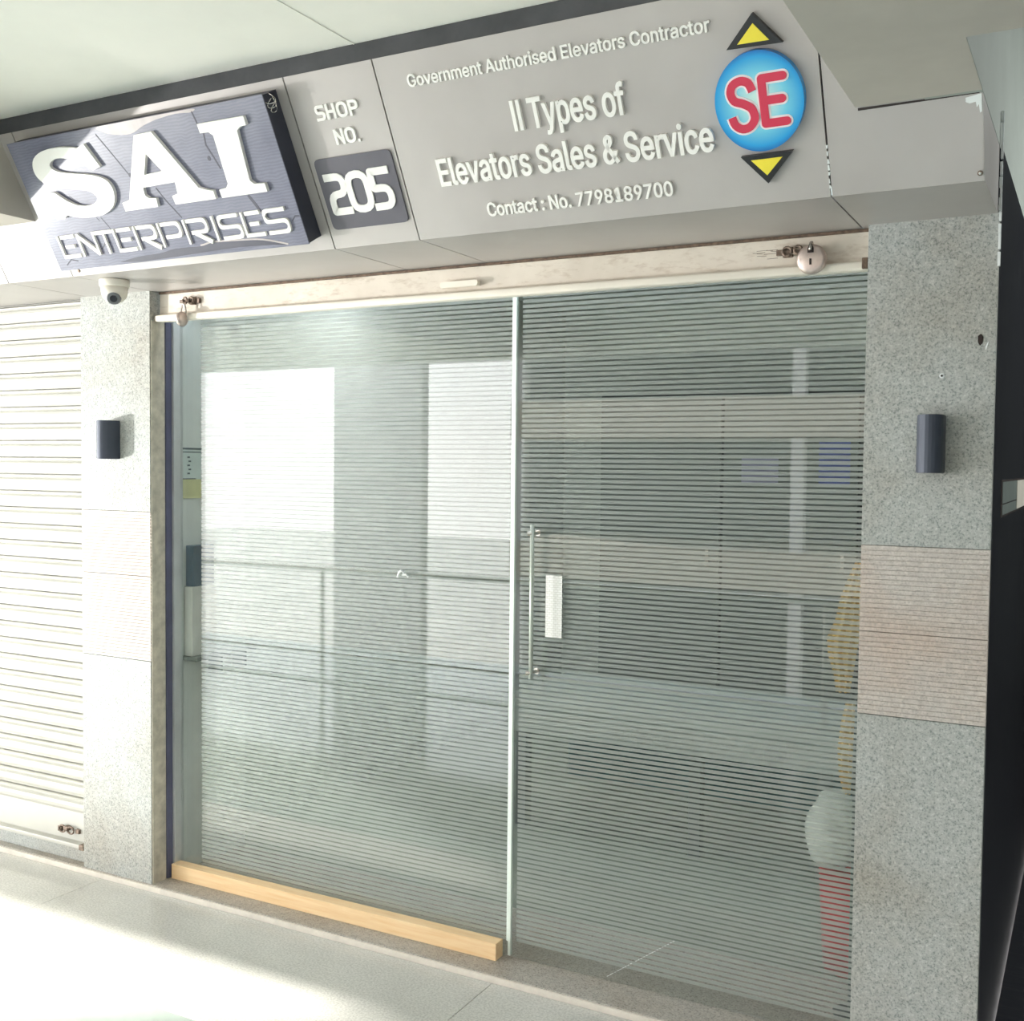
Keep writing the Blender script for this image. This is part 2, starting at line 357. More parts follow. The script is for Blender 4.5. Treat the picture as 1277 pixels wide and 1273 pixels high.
# lettering: glyph outlines (advance | outer and inner loops, thousandths of the font size), one mesh per character
GLYPHS = {}
for _l in """&448|
.188|95,-4 83,-3 73,1 63,9 55,18 51,29 50,41 51,53 55,64 63,73 73,81 83,85 95,87 107,85 118,81 128,73 135,64 140,53 141,41 140,29 135,18 128,9 118,1 107,-3
0453|227,-7 191,-3 158,7 130,24 105,48 85,77 69,113 60,144 53,178 49,214 48,254 49,294 53,330 60,364 69,395 85,431 106,461 130,484 159,502 191,512 227,516 262,512 295,502 323,484 348,461 368,431 384,395 393,364 400,330 404,294 405,254 404,214 400,178 393,144 384,113 368,77 348,48 323,24 295,7 263,-3|227,50 250,52 271,60 290,74 306,92 320,116 330,144 338,176 342,213 344,254 342,295 338,332 330,365 320,393 306,416 290,435 271,449 250,457 227,460 203,457 182,449 163,435 147,416 134,393 123,365 115,332 111,295 109,254 111,213 115,176 123,144 134,116 147,92 163,74 182,60 203,52
1453|76,0 76,55 391,55 391,0|276,509 276,0 212,0 212,448 209,448 86,358 86,427 198,509
7453|97,0 323,452 62,452 62,509 391,509 391,449 165,0
8453|226,-7 193,-5 163,1 136,11 111,25 91,42 74,62 62,84 54,109 52,135 53,156 58,176 65,195 75,212 87,228 101,241 117,252 134,260 153,265 153,267 129,276 109,289 93,308 80,330 73,354 70,380 73,405 79,429 90,450 106,469 124,485 146,498 170,508 197,514 226,516 255,514 282,508 306,498 328,485 346,469 361,450 373,429 379,405 382,380 379,354 372,330 359,308 343,289 323,276 300,267 300,265 319,260 335,252 351,241 365,228 377,212 387,195 395,176 399,156 401,135 398,109 391,84 378,62 362,42 341,25 317,11 289,1 259,-5|226,49 248,50 267,54 285,60 300,69 313,79 323,91 331,106 335,121 337,139 335,157 330,173 322,189 312,202 298,213 283,223 265,230 247,234 226,235 206,234 187,230 169,223 154,213 140,202 130,189 122,173 117,157 115,139 117,121 121,106 129,91 139,79 152,69 167,60 185,54 205,50|226,290 244,291 260,294 274,300 287,308 298,318 307,330 314,344 318,359 319,376 318,392 314,407 308,420 299,432 288,442 275,449 260,455 244,459 226,460 208,459 192,455 177,449 164,442 153,432 145,420 138,407 134,392 133,376 134,359 138,344 145,330 154,318 165,308 178,300 193,294 209,291
9453|226,516 256,513 285,506 310,494 333,478 352,458 368,434 380,408 387,378 389,347 387,322 382,296 373,270 359,240 340,207 315,168 200,0 130,0 279,216 257,202 245,198 232,195 218,195 188,197 161,203 137,214 116,229 98,247 83,269 72,294 66,321 64,352 66,382 73,411 85,436 101,459 120,479 143,494 168,506 196,513|226,460 207,459 190,454 174,446 160,435 148,423 138,407 131,390 127,372 125,352 127,331 131,313 138,295 148,280 160,268 174,257 190,250 207,245 226,243 245,245 263,249 279,257 293,267 305,280 314,295 322,312 326,330 327,350 326,371 322,390 314,407 305,422 293,435 279,446 263,454 245,459
:188|95,-4 83,-3 73,1 63,9 55,18 51,29 50,41 51,53 55,64 63,73 73,81 83,85 95,87 107,85 118,81 128,73 135,64 140,53 141,41 140,29 135,18 128,9 118,1 107,-3|95,271 83,272 73,277 63,284 55,294 51,304 50,316 51,328 55,339 63,349 73,356 83,360 95,362 107,360 118,356 128,349 135,339 140,328 141,316 140,304 135,294 128,284 118,277 107,272
A480|16,0 201,509 276,509 463,0 395,0 287,302 264,372 239,456 213,371 191,302 85,0|110,142 110,199 370,199 370,142
C510|267,-7 235,-5 205,1 177,11 150,25 126,42 104,63 86,88 70,115 57,146 48,179 42,215 40,254 42,293 48,329 57,362 70,393 86,421 104,445 126,466 150,484 177,498 205,508 235,514 267,516 293,514 317,511 340,504 362,496 383,485 402,471 419,456 435,438 448,418 459,397 467,373 473,348 408,348 404,365 397,380 389,395 380,407 369,418 357,428 344,437 330,444 315,449 300,453 284,455 267,456 237,453 209,445 184,432 161,414 141,391 125,364 113,332 106,295 103,254 106,213 113,177 125,145 141,117 161,94 184,76 210,63 237,56 267,53 284,54 300,56 315,60 330,65 344,72 357,81 369,90 380,102 389,114 397,128 404,144 408,160 473,160 467,135 459,112 448,91 435,71 420,53 402,38 383,24 363,13 341,5 317,-2 293,-6
E419|60,0 60,509 372,509 372,452 125,452 125,286 355,286 355,229 125,229 125,57 375,57 375,0
G520|269,-7 236,-5 205,1 176,11 149,25 125,43 104,64 85,88 69,116 57,146 47,179 42,215 40,254 42,293 47,329 57,362 69,393 85,421 103,445 125,466 149,484 175,498 203,508 233,514 265,516 291,514 316,510 340,504 363,494 384,483 403,469 421,453 436,436 449,416 460,395 468,373 474,349 408,349 402,365 395,379 387,393 378,406 368,417 356,427 344,436 330,443 315,448 300,453 283,455 265,456 236,453 209,445 183,432 160,414 141,392 125,364 113,332 106,295 103,254 106,213 113,177 125,145 141,117 161,95 184,76 210,63 238,56 269,53 296,55 322,61 345,71 365,85 382,102 396,123 407,147 413,173 415,199 283,199 283,256 478,256 478,200 475,160 466,124 451,91 431,62 406,38 377,19 344,5 308,-4
H517|60,0 60,509 125,509 125,289 392,289 392,509 457,509 457,0 392,0 392,232 125,232 125,0
I185|60,0 60,509 125,509 125,0
N523|60,0 60,509 136,509 343,183 363,151 388,107 403,76 401,108 399,157 399,195 399,509 463,509 463,0 387,0 202,290 177,331 148,381 120,431 122,384 124,328 125,291 125,0
S447|224,-9 188,-7 156,-1 128,9 102,23 81,40 64,60 51,83 42,109 38,137 104,137 108,118 114,102 123,88 136,76 150,66 166,59 185,53 204,50 224,49 246,50 267,54 286,60 303,69 317,79 329,92 338,106 344,122 346,139 344,154 340,168 332,179 322,189 310,197 296,205 245,222 184,239 145,253 112,269 86,289 67,313 56,341 52,372 54,400 62,425 75,448 92,468 113,484 138,498 165,508 195,514 227,516 259,514 289,508 316,498 340,484 360,468 377,449 390,427 398,403 401,378 337,378 332,402 320,421 302,437 280,449 254,456 225,459 204,457 185,454 167,448 152,440 139,430 129,418 121,405 117,391 115,376 117,359 122,345 131,334 142,324 155,315 169,308 212,293 264,279 312,264 328,256 344,248 359,238 372,226 384,213 395,198 402,180 407,161 408,139 406,112 399,87 386,64 370,43 349,25 323,11 294,0 261,-7
T449|32,452 32,509 417,509 417,452 257,452 257,0 193,0 193,452
a389|160,-9 137,-7 115,-3 94,5 76,15 60,29 48,45 38,63 32,84 30,108 32,128 36,146 43,161 53,174 64,184 78,193 92,200 108,206 125,211 178,220 234,227 265,235 276,255 276,257 275,272 272,285 267,297 260,307 251,315 240,322 227,327 212,330 196,331 178,330 163,327 149,322 118,301 100,274 41,291 51,313 64,331 79,346 95,358 114,368 133,375 153,380 173,383 194,384 239,379 255,375 271,369 286,360 300,350 312,336 322,320 330,301 335,278 337,251 337,0 277,0 277,52 272,52 252,25 242,16 229,8 215,1 199,-4 181,-7|170,45 192,47 211,51 228,59 242,68 254,80 263,93 270,108 274,122 276,138 276,190 259,182 231,176 200,171 175,168 134,159 122,153 112,147 103,139 97,130 93,118 92,105 93,93 96,82 102,72 109,64 119,57 130,52 142,48 156,46
c396|207,-8 174,-5 144,3 117,16 93,35 72,58 56,85 44,116 37,150 34,187 37,225 44,260 56,291 72,318 93,341 117,360 144,374 174,382 207,384 226,384 243,381 260,377 276,371 291,364 305,356 318,346 330,335 340,322 349,308 356,293 362,277 303,262 290,289 270,311 242,325 207,330 184,328 163,321 145,310 130,296 118,278 108,258 102,236 98,212 96,187 98,163 102,139 108,117 118,97 130,80 145,66 163,55 184,49 207,46 243,52 271,66 292,89 304,117 363,102 357,86 350,70 341,56 331,43 319,32 306,21 292,12 277,5 261,-1 244,-5 226,-7
d424|195,-8 165,-6 137,3 111,16 89,34 70,57 55,84 43,116 36,151 34,189 36,227 43,261 55,293 70,320 89,342 112,361 137,374 165,382 196,384 218,383 237,379 253,373 267,364 278,355 287,346 306,319 311,319 311,509 372,509 372,0 313,0 313,59 307,59 287,31 277,21 266,12 252,4 236,-3 217,-7|205,47 226,49 246,55 263,65 278,78 290,95 299,115 306,138 310,162 312,189 310,216 306,241 300,263 290,282 278,299 263,312 246,322 227,328 205,330 182,328 162,322 145,311 130,298 118,281 108,261 102,239 98,215 96,189 98,163 102,139 109,117 118,97 130,80 145,66 162,55 182,49
e404|212,-8 177,-5 145,3 117,16 92,35 72,58 56,85 44,116 37,150 34,187 36,224 44,258 55,290 71,317 91,340 115,359 142,373 172,382 205,384 226,383 246,380 266,374 285,366 303,355 319,341 334,324 347,305 357,282 365,256 370,227 371,194 371,169 97,169 98,151 102,127 110,106 121,88 135,73 151,61 169,53 190,48 212,46 227,47 241,49 254,53 265,58 276,65 285,73 294,82 300,93 306,105 365,91 358,72 348,55 335,39 320,26 302,14 283,4 261,-3 237,-7|309,221 304,248 298,269 288,286 277,301 263,314 246,323 227,328 205,330 183,328 164,323 146,313 131,301 119,286 109,270 102,251 97,231 97,221
f254|228,379 228,327 6,327 6,379|81,0 81,432 82,452 87,470 96,486 107,499 120,510 135,519 152,525 169,529 187,530 222,527 243,521 227,468 215,472 195,474 178,472 164,468 154,460 147,449 143,435 142,419 142,0
h410|114,227 114,0 53,0 53,509 114,509 114,314 116,319 132,344 152,362 175,374 200,382 227,384 252,383 275,377 295,369 313,356 328,340 341,321 350,298 355,271 357,240 357,0 296,0 296,235 293,263 286,286 273,304 256,318 235,326 210,329 192,328 176,324 161,317 147,308 136,297 126,283 119,266 115,248
i167|53,0 53,379 114,379 114,0|84,443 73,444 63,448 54,455 47,463 43,472 41,483 43,494 47,504 54,512 63,518 73,522 84,524 95,522 105,518 114,512 121,504 125,494 126,483 125,472 121,463 114,455 105,448 95,444
l189|139,-2 112,0 91,8 74,20 62,37 55,59 53,84 53,509 114,509 114,99 114,83 117,71 120,62 126,57 135,53 146,52 160,53 170,54 181,3 162,-1
m610|53,0 53,379 112,379 112,308 114,314 122,331 132,346 144,358 158,368 172,376 187,382 203,385 219,386 245,383 268,375 287,361 303,342 314,320 317,309 318,312 326,329 337,343 350,356 364,366 381,375 398,381 417,385 437,386 458,385 478,380 497,372 514,361 529,346 541,328 550,307 555,283 557,255 557,0 496,0 496,254 493,279 485,298 473,313 456,323 438,329 419,330 402,329 387,326 374,320 363,312 353,302 345,290 340,277 336,263 335,247 335,0 274,0 274,260 272,280 265,297 253,311 238,322 220,328 199,330 185,329 171,326 158,320 145,312 135,302 126,289 119,274 115,257 114,238 114,0
n410|114,227 114,0 53,0 53,379 112,379 112,310 116,319 132,344 152,362 175,374 200,382 227,384 252,383 275,377 295,369 313,356 328,340 341,321 350,298 355,271 357,240 357,0 296,0 296,235 293,263 286,286 273,304 256,318 235,326 210,329 192,328 176,324 161,317 147,308 136,297 126,283 119,266 115,248
o415|207,-8 174,-5 144,3 117,16 93,35 72,58 56,85 44,116 37,150 34,187 37,225 44,260 56,291 72,318 93,341 117,360 144,374 174,382 207,384 241,382 271,374 299,360 323,341 343,318 359,291 371,260 379,225 381,187 379,150 371,116 359,85 343,58 323,35 299,16 271,3 241,-5|207,46 231,49 252,55 270,66 285,80 298,97 307,117 314,139 318,163 319,187 318,212 314,236 307,258 298,278 285,296 270,310 252,321 231,328 207,330 184,328 163,321 145,310 130,296 118,278 108,258 102,236 98,212 96,187 98,163 102,139 108,117 118,97 130,80 145,66 163,55 184,49
p424|53,-143 53,379 112,379 112,319 118,319 137,346 147,355 158,364 171,373 188,379 207,383 229,384 259,382 287,374 313,361 335,342 354,320 370,293 381,261 388,227 390,189 388,151 381,116 370,84 355,57 336,34 313,16 288,3 260,-6 229,-8 208,-7 189,-3 173,4 159,12 147,21 138,31 118,59 114,59 114,-143|220,47 242,49 262,55 279,66 294,80 306,97 316,117 323,139 327,163 328,189 327,215 323,239 316,261 307,281 295,298 280,311 262,322 243,328 220,330 198,328 178,322 161,312 147,299 134,282 125,263 118,241 114,216 113,189 114,162 118,138 125,115 135,95 147,78 162,65 179,55 198,49
r259|53,0 53,379 112,379 112,321 115,321 124,339 137,354 152,367 171,377 191,383 213,385 229,384 243,384 243,322 230,324 207,326 190,324 174,321 159,315 146,306 135,296 126,284 119,269 115,254 114,237 114,0
s365|182,-8 157,-7 133,-3 112,3 93,12 76,24 62,38 50,54 41,73 36,94 94,107 101,87 111,72 124,60 141,52 160,47 181,45 206,47 227,53 244,62 258,74 265,88 268,103 266,115 262,126 254,136 243,144 229,150 212,155 149,170 118,180 92,192 72,208 58,227 50,249 47,274 49,295 55,314 65,332 79,347 95,360 115,370 137,378 161,383 187,384 212,383 234,379 254,372 271,363 286,352 299,339 309,324 318,308 324,290 268,277 262,291 254,304 243,316 228,325 210,331 187,333 166,331 147,326 131,317 119,305 111,292 109,277 110,264 115,253 124,243 136,235 152,229 172,223 229,209 261,200 287,187 306,171 320,153 328,131 331,107 329,85 323,65 312,47 298,31 281,18 260,6 236,-2 210,-7
t227|204,379 204,327 6,327 6,379|65,471 126,471 126,98 127,83 130,70 136,61 144,55 156,51 170,50 185,51 202,54 213,2 192,-3 168,-4 138,-1 113,7 92,21 77,41 68,64 65,93
u410|182,-5 158,-3 135,2 115,11 97,23 82,39 69,59 60,82 54,109 53,139 53,379 114,379 114,144 116,117 124,94 137,75 154,61 175,53 200,50 218,51 234,55 249,62 263,71 274,83 283,97 290,113 295,132 296,153 296,379 357,379 357,0 298,0 298,70 294,60 277,35 257,17 234,5 209,-3
v389|163,0 17,379 84,379 165,155 187,87 195,59 203,87 224,155 305,379 371,379 226,0
y389|47,-139 61,-86 71,-87 104,-89 113,-86 122,-81 130,-74 138,-64 145,-51 151,-36 163,-1 17,379 84,379 165,155 187,87 195,60 202,87 224,155 305,379 371,379 204,-58 196,-77 187,-93 177,-107 165,-119 153,-128 139,-136 125,-141 109,-144 91,-145 65,-143
 188|""".split('\n'):
    _p = _l[1:].split('|')
    GLYPHS[_l[0]] = (int(_p[0])/1000, [[(int(q.split(',')[0])/1000, int(q.split(',')[1])/1000) for q in lp.split()] for lp in _p[1:] if lp])
def area(lp): return sum(lp[i-1][0]*lp[i][1]-lp[i][0]*lp[i-1][1] for i in range(len(lp)))/2
def grow(lp, k):
    """move a loop outwards (clockwise loops grow, counter-clockwise ones shrink)"""
    out = []; n = len(lp); P = [Vector(p) for p in lp]
    for i in range(n):
        a = (P[i]-P[i-1]); b = (P[(i+1) % n]-P[i])
        if a.length < 1e-7 or b.length < 1e-7: out.append(P[i]); continue
        a.normalize(); b.normalize(); na = Vector((-a.y, a.x)); nb = Vector((-b.y, b.x)); m_ = na+nb
        if m_.length < .3: out.append(P[i]+na*k); continue
        m_.normalize(); out.append(P[i]+m_*min(k/max(m_.dot(na), .45), 2*abs(k)))
    return [(p.x, p.y) for p in out]
def inside(p, lp):
    c = False
    for i in range(len(lp)):
        (x1, y1), (x2, y2) = lp[i-1], lp[i]
        if (y1 > p[1]) != (y2 > p[1]) and p[0] < (x2-x1)*(p[1]-y1)/(y2-y1)+x1: c = not c
    return c
def text_line(s, x0, x1, base, cap, T, d0, d1, mat, parent, bold=.001, name='letter'):
    """fit string s into x0..x1 with baseline `base`, capital height `cap`"""
    total = sum(GLYPHS[c][0] for c in s[:-1]) + max(p[0] for lp in GLYPHS[s[-1]][1] for p in lp)
    left = min(p[0] for lp in GLYPHS[s[0]][1] for p in lp)
    kx = (x1-x0)/(total-left); ky = cap/.509; pen = -left
    for ch in s:
        adv, loops = GLYPHS[ch]
        if ch == '&':
            cl = smoothpoly([(.425, .010), (.29, .160), (.155, .330), (.130, .400), (.160, .462), (.215, .480), (.268, .455), (.275, .395), (.235, .335), (.140, .262), (.080, .200), (.062, .135), (.085, .070), (.145, .030), (.215, .028), (.290, .070), (.345, .140), (.375, .225)], False, 3)
            ob(name, stroke(bmesh.new(), [(x0+(pen+a)*kx, base+b*ky) for a, b in cl], .0105, T, d0, d1), mat, parent)
        if loops:
            L_ = [[(x0+(pen+x)*kx, base+y*ky) for x, y in lp] for lp in loops]
            outer = [grow(l, bold) for l in L_ if area(l) < 0]; holes = [l for l in L_ if area(l) > 0]
            bm = bmesh.new()
            for i, o_ in enumerate(outer):
                hs = [grow(h, bold) for h in holes if inside(h[0], o_)]
                prism(bm, o_, T, d0, d1+i*.00015, hs)
            ob(name, bm, mat, parent)
        pen += adv

# planes
NF = Vector((0, -.873, -.488)).normalized(); UF = Vector((0, -.488, .873)).normalized(); PF = Vector((0, 2.6507, 2.2898))
def F(x, s, d=0): return PF + Vector((x, 0, 0)) + UF*s + NF*d
SF = .4929
ZB = 2.29; YP = 2.998; YG = 3.132; ZC = 2.772

# ================================================================ SETTING
# corridor floor
fl = struct(box('floor', 'joint', None, -14, 7, -1.62, YP+.12, -.12, -.004))
TW = 1.765
xs = [-1.6585 + TW*k for k in range(-7, 5)]
ys = [(2.352, 2.984, 'border')] + [(2.349-.9*(k+1)+.003, 2.349-.9*k-.0, 'floor') for k in range(5)]
for (y0, y1, mt) in ys:
    y0 = max(y0, -1.6)
    for i in range(len(xs)-1):
        box('tile', mt, fl, xs[i]+.001, xs[i+1]-.001, y0, y1, -.02, 0, .0008)
# granite threshold under shop front
sl = struct(ob('trim_1', B(bmesh.new(), -12, -.2375, YP-.004, YP+.5, -.02, .022, .004), 'sill'))
struct(box('trim_14', 'edge_highlight', None, -12, -.2375, YP-.012, YP-.0045, -.002, .0185, .001))  # pale strip painting the bright highlight on the sill's front edge
# ceiling and beams
ce = struct(box('ceiling', 'ceiling', None, -14, -.02, -1.02, 2.425, ZC, ZC+.2))
# fine joint between two ceiling boards
struct(box('trim_2', 'ceiling', None, -1.7935, -1.7905, -1.7, 2.42, ZC-.0025, ZC))
struct(box('trim_3', 'shadowgap', None, -12, -.505, 2.4135, 2.55, 2.7215, ZC-.001))
zb = 2.455
def poly_prism_z(bm, pts, z0, z1):
    return prism(bm, pts, lambda a, b, d: Vector((a, b, d)), z0, z1)
struct(ob('trim_4', poly_prism_z(bmesh.new(), [(-.505, 2.54), (-.505, -1.02), (3.2, -1.02), (3.2, 2.22), (-.2435, 2.22), (-.2435, 2.54)], zb, 3.3), 'beam'))
struct(box('trim_5', 'beam', None, -3.9, -3.236, -1.02, 2.56, 2.466, ZC+.1))
struct(box('trim_6', 'beam', None, -9.2, -8.6, -1.02, 2.56, 2.466, ZC+.1))
struct(box('trim_10', 'ceiling', None, -14, 3.2, -1.17, -1.02, zb, 3.3))  # unseen outer beam added to set where sunlight ends on the floor
# lobby to the right of the shop: painted wall over black granite
struct(box('wall_right', 'black_granite', None, -.36, -.2375, 3.02, 9.0, -.12, zb))
M['upper'] = plain('lobby_paint', (176, 182, 176), .7, 0, .3, .04, 2).m
struct(box('trim_7', 'upper', None, -.36, -.2425, 2.222, 9.0, zb+.001, 3.3))
struct(box('trim_11', 'granite', None, -7.9, -3.546, 3.030, 3.2, .0225, .080, .002))
struct(box('wall_light_block', 'int_dark', None, -7.9, -3.43, 3.2, 3.3, 0, 2.6))  # unseen wall added to stop light leaking in under the shutter
struct(box('wall_lobby', 'int_dark', None, -.36, 3.4, 9.0, 9.2, -.12, 3.3))
struct(box('wall_far_right', 'int_dark', None, 3.2, 3.4, -1.6, 9.0, -.12, 3.3))
struct(box('ceiling_lobby', 'upper', None, -.36, 3.4, 2.2, 9.2, 3.3, 3.4))
struct(box('floor_lobby', 'black_granite', None, -.23, 3.4, 3.12, 9.1, -.12, -.002))

lt = thing('added_ceiling_lamp', 'added square ceiling lamp, unseen, brightening the lobby right of the shop', 'lamp', (1.2, 4.0, 3.26))
box('housing', 'cctv', lt, .9, 1.5, 3.7, 4.3, 3.27, 3.299)
al = bpy.data.lights.new('lobby_fill', 'AREA'); al.size = .55; al.energy = 42; al.color = (.96, 1, .97)  # fill light added to brighten the dark lobby wall
ao = bpy.data.objects.new('lobby_fill', al); C.objects.link(ao); ao.location = (1.2, 4.0, 3.265)
pt = thing('reflection_plate', 'added grey two-tone plate strip imitating a reflection in the black granite wall', 'plate', (-.236, 3.3, 1.52))  # plate added in place of a bright patch mirrored in the granite
box('reflection_frame', 'seam', pt, -.2372, -.2360, 3.27, 4.7, 1.518, 1.622); 
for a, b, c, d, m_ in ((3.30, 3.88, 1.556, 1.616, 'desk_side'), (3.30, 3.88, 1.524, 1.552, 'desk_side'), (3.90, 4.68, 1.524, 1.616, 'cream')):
    box('reflection_panel', m_, pt, -.2360, -.2345, a, b, c, d)
# ---------------------------------------------------------------- pillars
def pillar(x0, x1, label, groove, depth=.5):
    t = thing('granite_pillar', label, 'pillar', ((x0+x1)/2, YP, 0))
    for (a, b) in [(0, groove[0]), (groove[2], ZB+.02)]:
        box('stone_slab', 'granite', t, x0, x1, YP, YP+depth, a+.0006, b-.0006, .0012)
    for (a, b, rim) in ((groove[1], groove[2], 0), (groove[0], groove[1], 1)):
        bm = bmesh.new(); B(bm, x0, x1, YP+.0035, YP+depth, a+.0006, b-.0006)
        n = int((b-a)/.0125); ph = (b-a)/n
        for k in range(n):
            z = a+k*ph; B(bm, x0, x1, YP, YP+.006, z+.0022, z+ph-.0012)
        ob('grooved_slab', bm, 'granite_groove', t)
    return t
pl = pillar(-3.545, -3.170, 'grey granite pillar under the dome camera, between two shutters', (.885, 1.21, 1.457))
pr = pillar(-.5545, -.2385, 'grey speckled granite pillar at the right, next to black wall', (.995, 1.217, 1.447))
# small damages on the right pillar
def chip(pts, mat, parent, name, y=YP-.0012, d=.0024):
    ob(name, prism(bmesh.new(), pts, lambda a, b, q: Vector((a, y+q, b)), 0, d), mat, parent)
chip([(-.281, 1.987), (-.274, 1.992), (-.268, 1.984), (-.270, 1.968), (-.276, 1.962), (-.281, 1.972)], 'slot', pr, 'chipped_hole')
chip([(-.263, 1.958), (-.259, 1.968), (-.256, 1.972), (-.258, 1.962), (-.262, 1.950)], 'tape', pr, 'paint_fleck')
bm = bmesh.new(); lathe(bm, [(.0065, -.001), (.0065, .002)], (-.364, YP-.001, 1.889), 'Y', 14); ob('screw_plug', bm, 'tape', pr)
bm = bmesh.new(); lathe(bm, [(.0028, -.001), (.0028, .001)], (-.364, YP-.003, 1.889), 'Y', 10); ob('screw_hole', bm, 'slot', pr)
bm = bmesh.new()
random.seed(8)
zz = 2.54
while zz > 2.18:
    h = random.uniform(.02, .05); wv_ = random.uniform(.003, .010)
    yy = 2.60 if zz > 2.3 else YP-.002
    B(bm, -.2385-wv_*.3, -.2385+.004, YP-.004, YP+.006, zz-h, zz); zz -= h*random.uniform(.9, 1.3)
ob('paint_chips', bm, 'tape', pr)
# mortar strip and navy guide rail on the return of the left pillar
box('mortar_strip', 'mortar', pl, -3.170, -3.165, YP+.004, 3.068, 0.022, 2.18)

# ---------------------------------------------------------------- FASCIA PANELS
def fascia_panel(x0, x1, label, top=SF, soffit_y=None):
    t = thing('fascia_panel', label, 'panel', ((x0+x1)/2, 2.65, ZB), 'grey cladding panels over the shop front')
    g = .0022
    ob('front_sheet', prism(bmesh.new(), [(x0+g, 0), (x1-g, 0), (x1-g, top), (x0+g, top)], F, -.012, 0), 'acp', t)
    box('soffit_sheet', 'acp', t, x0+g, x1-g, 2.652, YP+.05, ZB, ZB+.006)
    return t
struct(ob('trim_8', prism(bmesh.new(), [(-12, .02), (-.255, .02), (-.255, SF), (-12, SF)], F, -.06, -.014), 'seam'))
struct(box('trim_9', 'seam', None, -12, -.255, 2.72, 3.06, ZB+.008, ZB+.02))
E_ = 'grey cladding fascia panel '
fascia_panel(-8.2, -3.508, E_+'over the white shutter at far left')
fascia_panel(-3.508, -3.170, E_+'above the left granite pillar, half hidden by beam')
pA = fascia_panel(-3.170, -2.034, E_+'behind the dark wood-print sign board')
pB = fascia_panel(-2.034, -1.733, E_+'lettered SHOP NO. 205')
pC = fascia_panel(-1.733, -.577, E_+'with raised white lettering and round blue logo')
pD = fascia_panel(-.577, -.243, E_+'plain, at the right end under the beam')
# right end: side return and screws
ob('side_sheet', prism(bmesh.new(), [(2.652, ZB), (3.0, ZB), (3.0, 2.4545), (2.5585, 2.4545)], lambda a, b, d: Vector((d, a, b)), -.2452, -.243), 'acp', pD)
def disc_on(P, rad, h, mat, parent, name, seg=24):
    c = F(*P); bm = bmesh.new()
    ex = Vector((1, 0, 0)); rings = []
    for (rr, hh) in ((rad, 0), (rad, h*.7), (rad*.8, h)):
        rings.append([bm.verts.new(c + (ex*math.cos(2*math.pi*j/seg) + UF*math.sin(2*math.pi*j/seg))*rr + NF*hh) for j in range(seg)])
    for A, Bq in zip(rings, rings[1:]):
        for j in range(seg): bm.faces.new((A[j], A[(j+1) % seg], Bq[(j+1) % seg], Bq[j]))
    bm.faces.new(rings[0]); bm.faces.new(rings[-1]); return ob(name, bm, mat, parent)
disc_on((-.2525, .018, 0), .0058, .003, 'rust', pD, 'screw'); disc_on((-.2525, .018, .003), .003, .001, 'steel', pD, 'screw')
ob('paint_smear', prism(bmesh.new(), [(-.278, .174), (-.278, .183), (-.246, .188), (-.246, .150), (-.250, .148), (-.252, .166), (-.256, .160), (-.258, .172), (-.270, .170)], F, 0, .001), 'tape', pD)
ob('edge_gap', prism(bmesh.new(), [(-.5025, .187), (-.250, .189), (-.250, .1915), (-.5025, .193)], F, 0, .001), 'seam', pD)
# peeled paint on the seam left of the end panel
bm = bmesh.new(); random.seed(3); s_ = .02
while s_ < .12:
    h = random.uniform(.006, .014); prism(bm, [(-.5795, s_), (-.5765+random.uniform(0, .003), s_), (-.5765+random.uniform(-.001, .002), s_+h), (-.5795, s_+h)], F, 0, .0008); s_ += h*random.uniform(1.1, 1.8)
ob('paint_flakes', bm, 'tape', pD)
disc_on((-3.13, .018, 0), .006, .003, 'rust', pA, 'screw')

# --- panel C lettering
D0, D1 = 0.0, .010
text_line('Government Authorised Elevators Contractor', -1.636, -.814, .409, .030, F, D0, .007, 'letter_white', pC, .0010)
text_line('II Types of', -1.353, -1.046, .259, .072, F, D0, D1, 'letter_white', pC, .0020)
text_line('Elevators Sales & Service', -1.610, -.840, .144, .070, F, D0, D1, 'letter_white', pC, .0020)
text_line('Contact : No. 7798189700', -1.490, -.960, .047, .035, F, D0, .007, 'letter_white', pC, .0012)
# round logo and arrows
lc = (-.7165, .2425)
def circ(cx, cy, rx, ry, n=48): return [(cx+rx*math.cos(2*math.pi*i/n), cy+ry*math.sin(2*math.pi*i/n)) for i in range(n)]
lg = ob('logo_disc', prism(bmesh.new(), circ(*lc, .1035, .1125, 64), F, 0, .022), 'blue', pC)
Spts = smoothpoly([(-.728, .268), (-.736, .287), (-.753, .294), (-.772, .287), (-.779, .270), (-.772, .252), (-.752, .243), (-.734, .230), (-.729, .208), (-.741, .191), (-.760, .187), (-.776, .198), (-.782, .216)], False, 4)
for mat, wd, a, b, nm in (('halo', .028, .022, .0235, 'letter_outline'), ('red', .019, .0235, .0255, 'letter')):
    ob(nm, stroke(bmesh.new(), Spts, wd, F, a, b), mat, lg)
    bm = bmesh.new()
    for q, ln in enumerate(([(-.705, .2925), (-.705, .1925)], [(-.705, .2925), (-.656, .2925)], [(-.705, .2435), (-.662, .2435)], [(-.705, .1925), (-.656, .1925)])):
        stroke(bm, ln, wd, F, a, b+.00008*q, cap='round')
    ob(nm, bm, mat, lg)
for tri, ins in (([(-.712, .432), (-.779, .364), (-.651, .360)], [(-.712, .411), (-.752, .372), (-.679, .3705)]),
                 ([(-.776, .121), (-.652, .121), (-.717, .052)], [(-.752, .111), (-.677, .111), (-.717, .072)])):
    a = ob('arrow_triangle', prism(bmesh.new(), tri, F, 0, .016), 'black', pC)
    ob('arrow_inset', prism(bmesh.new(), ins, F, .016, .018), 'yellow', a)

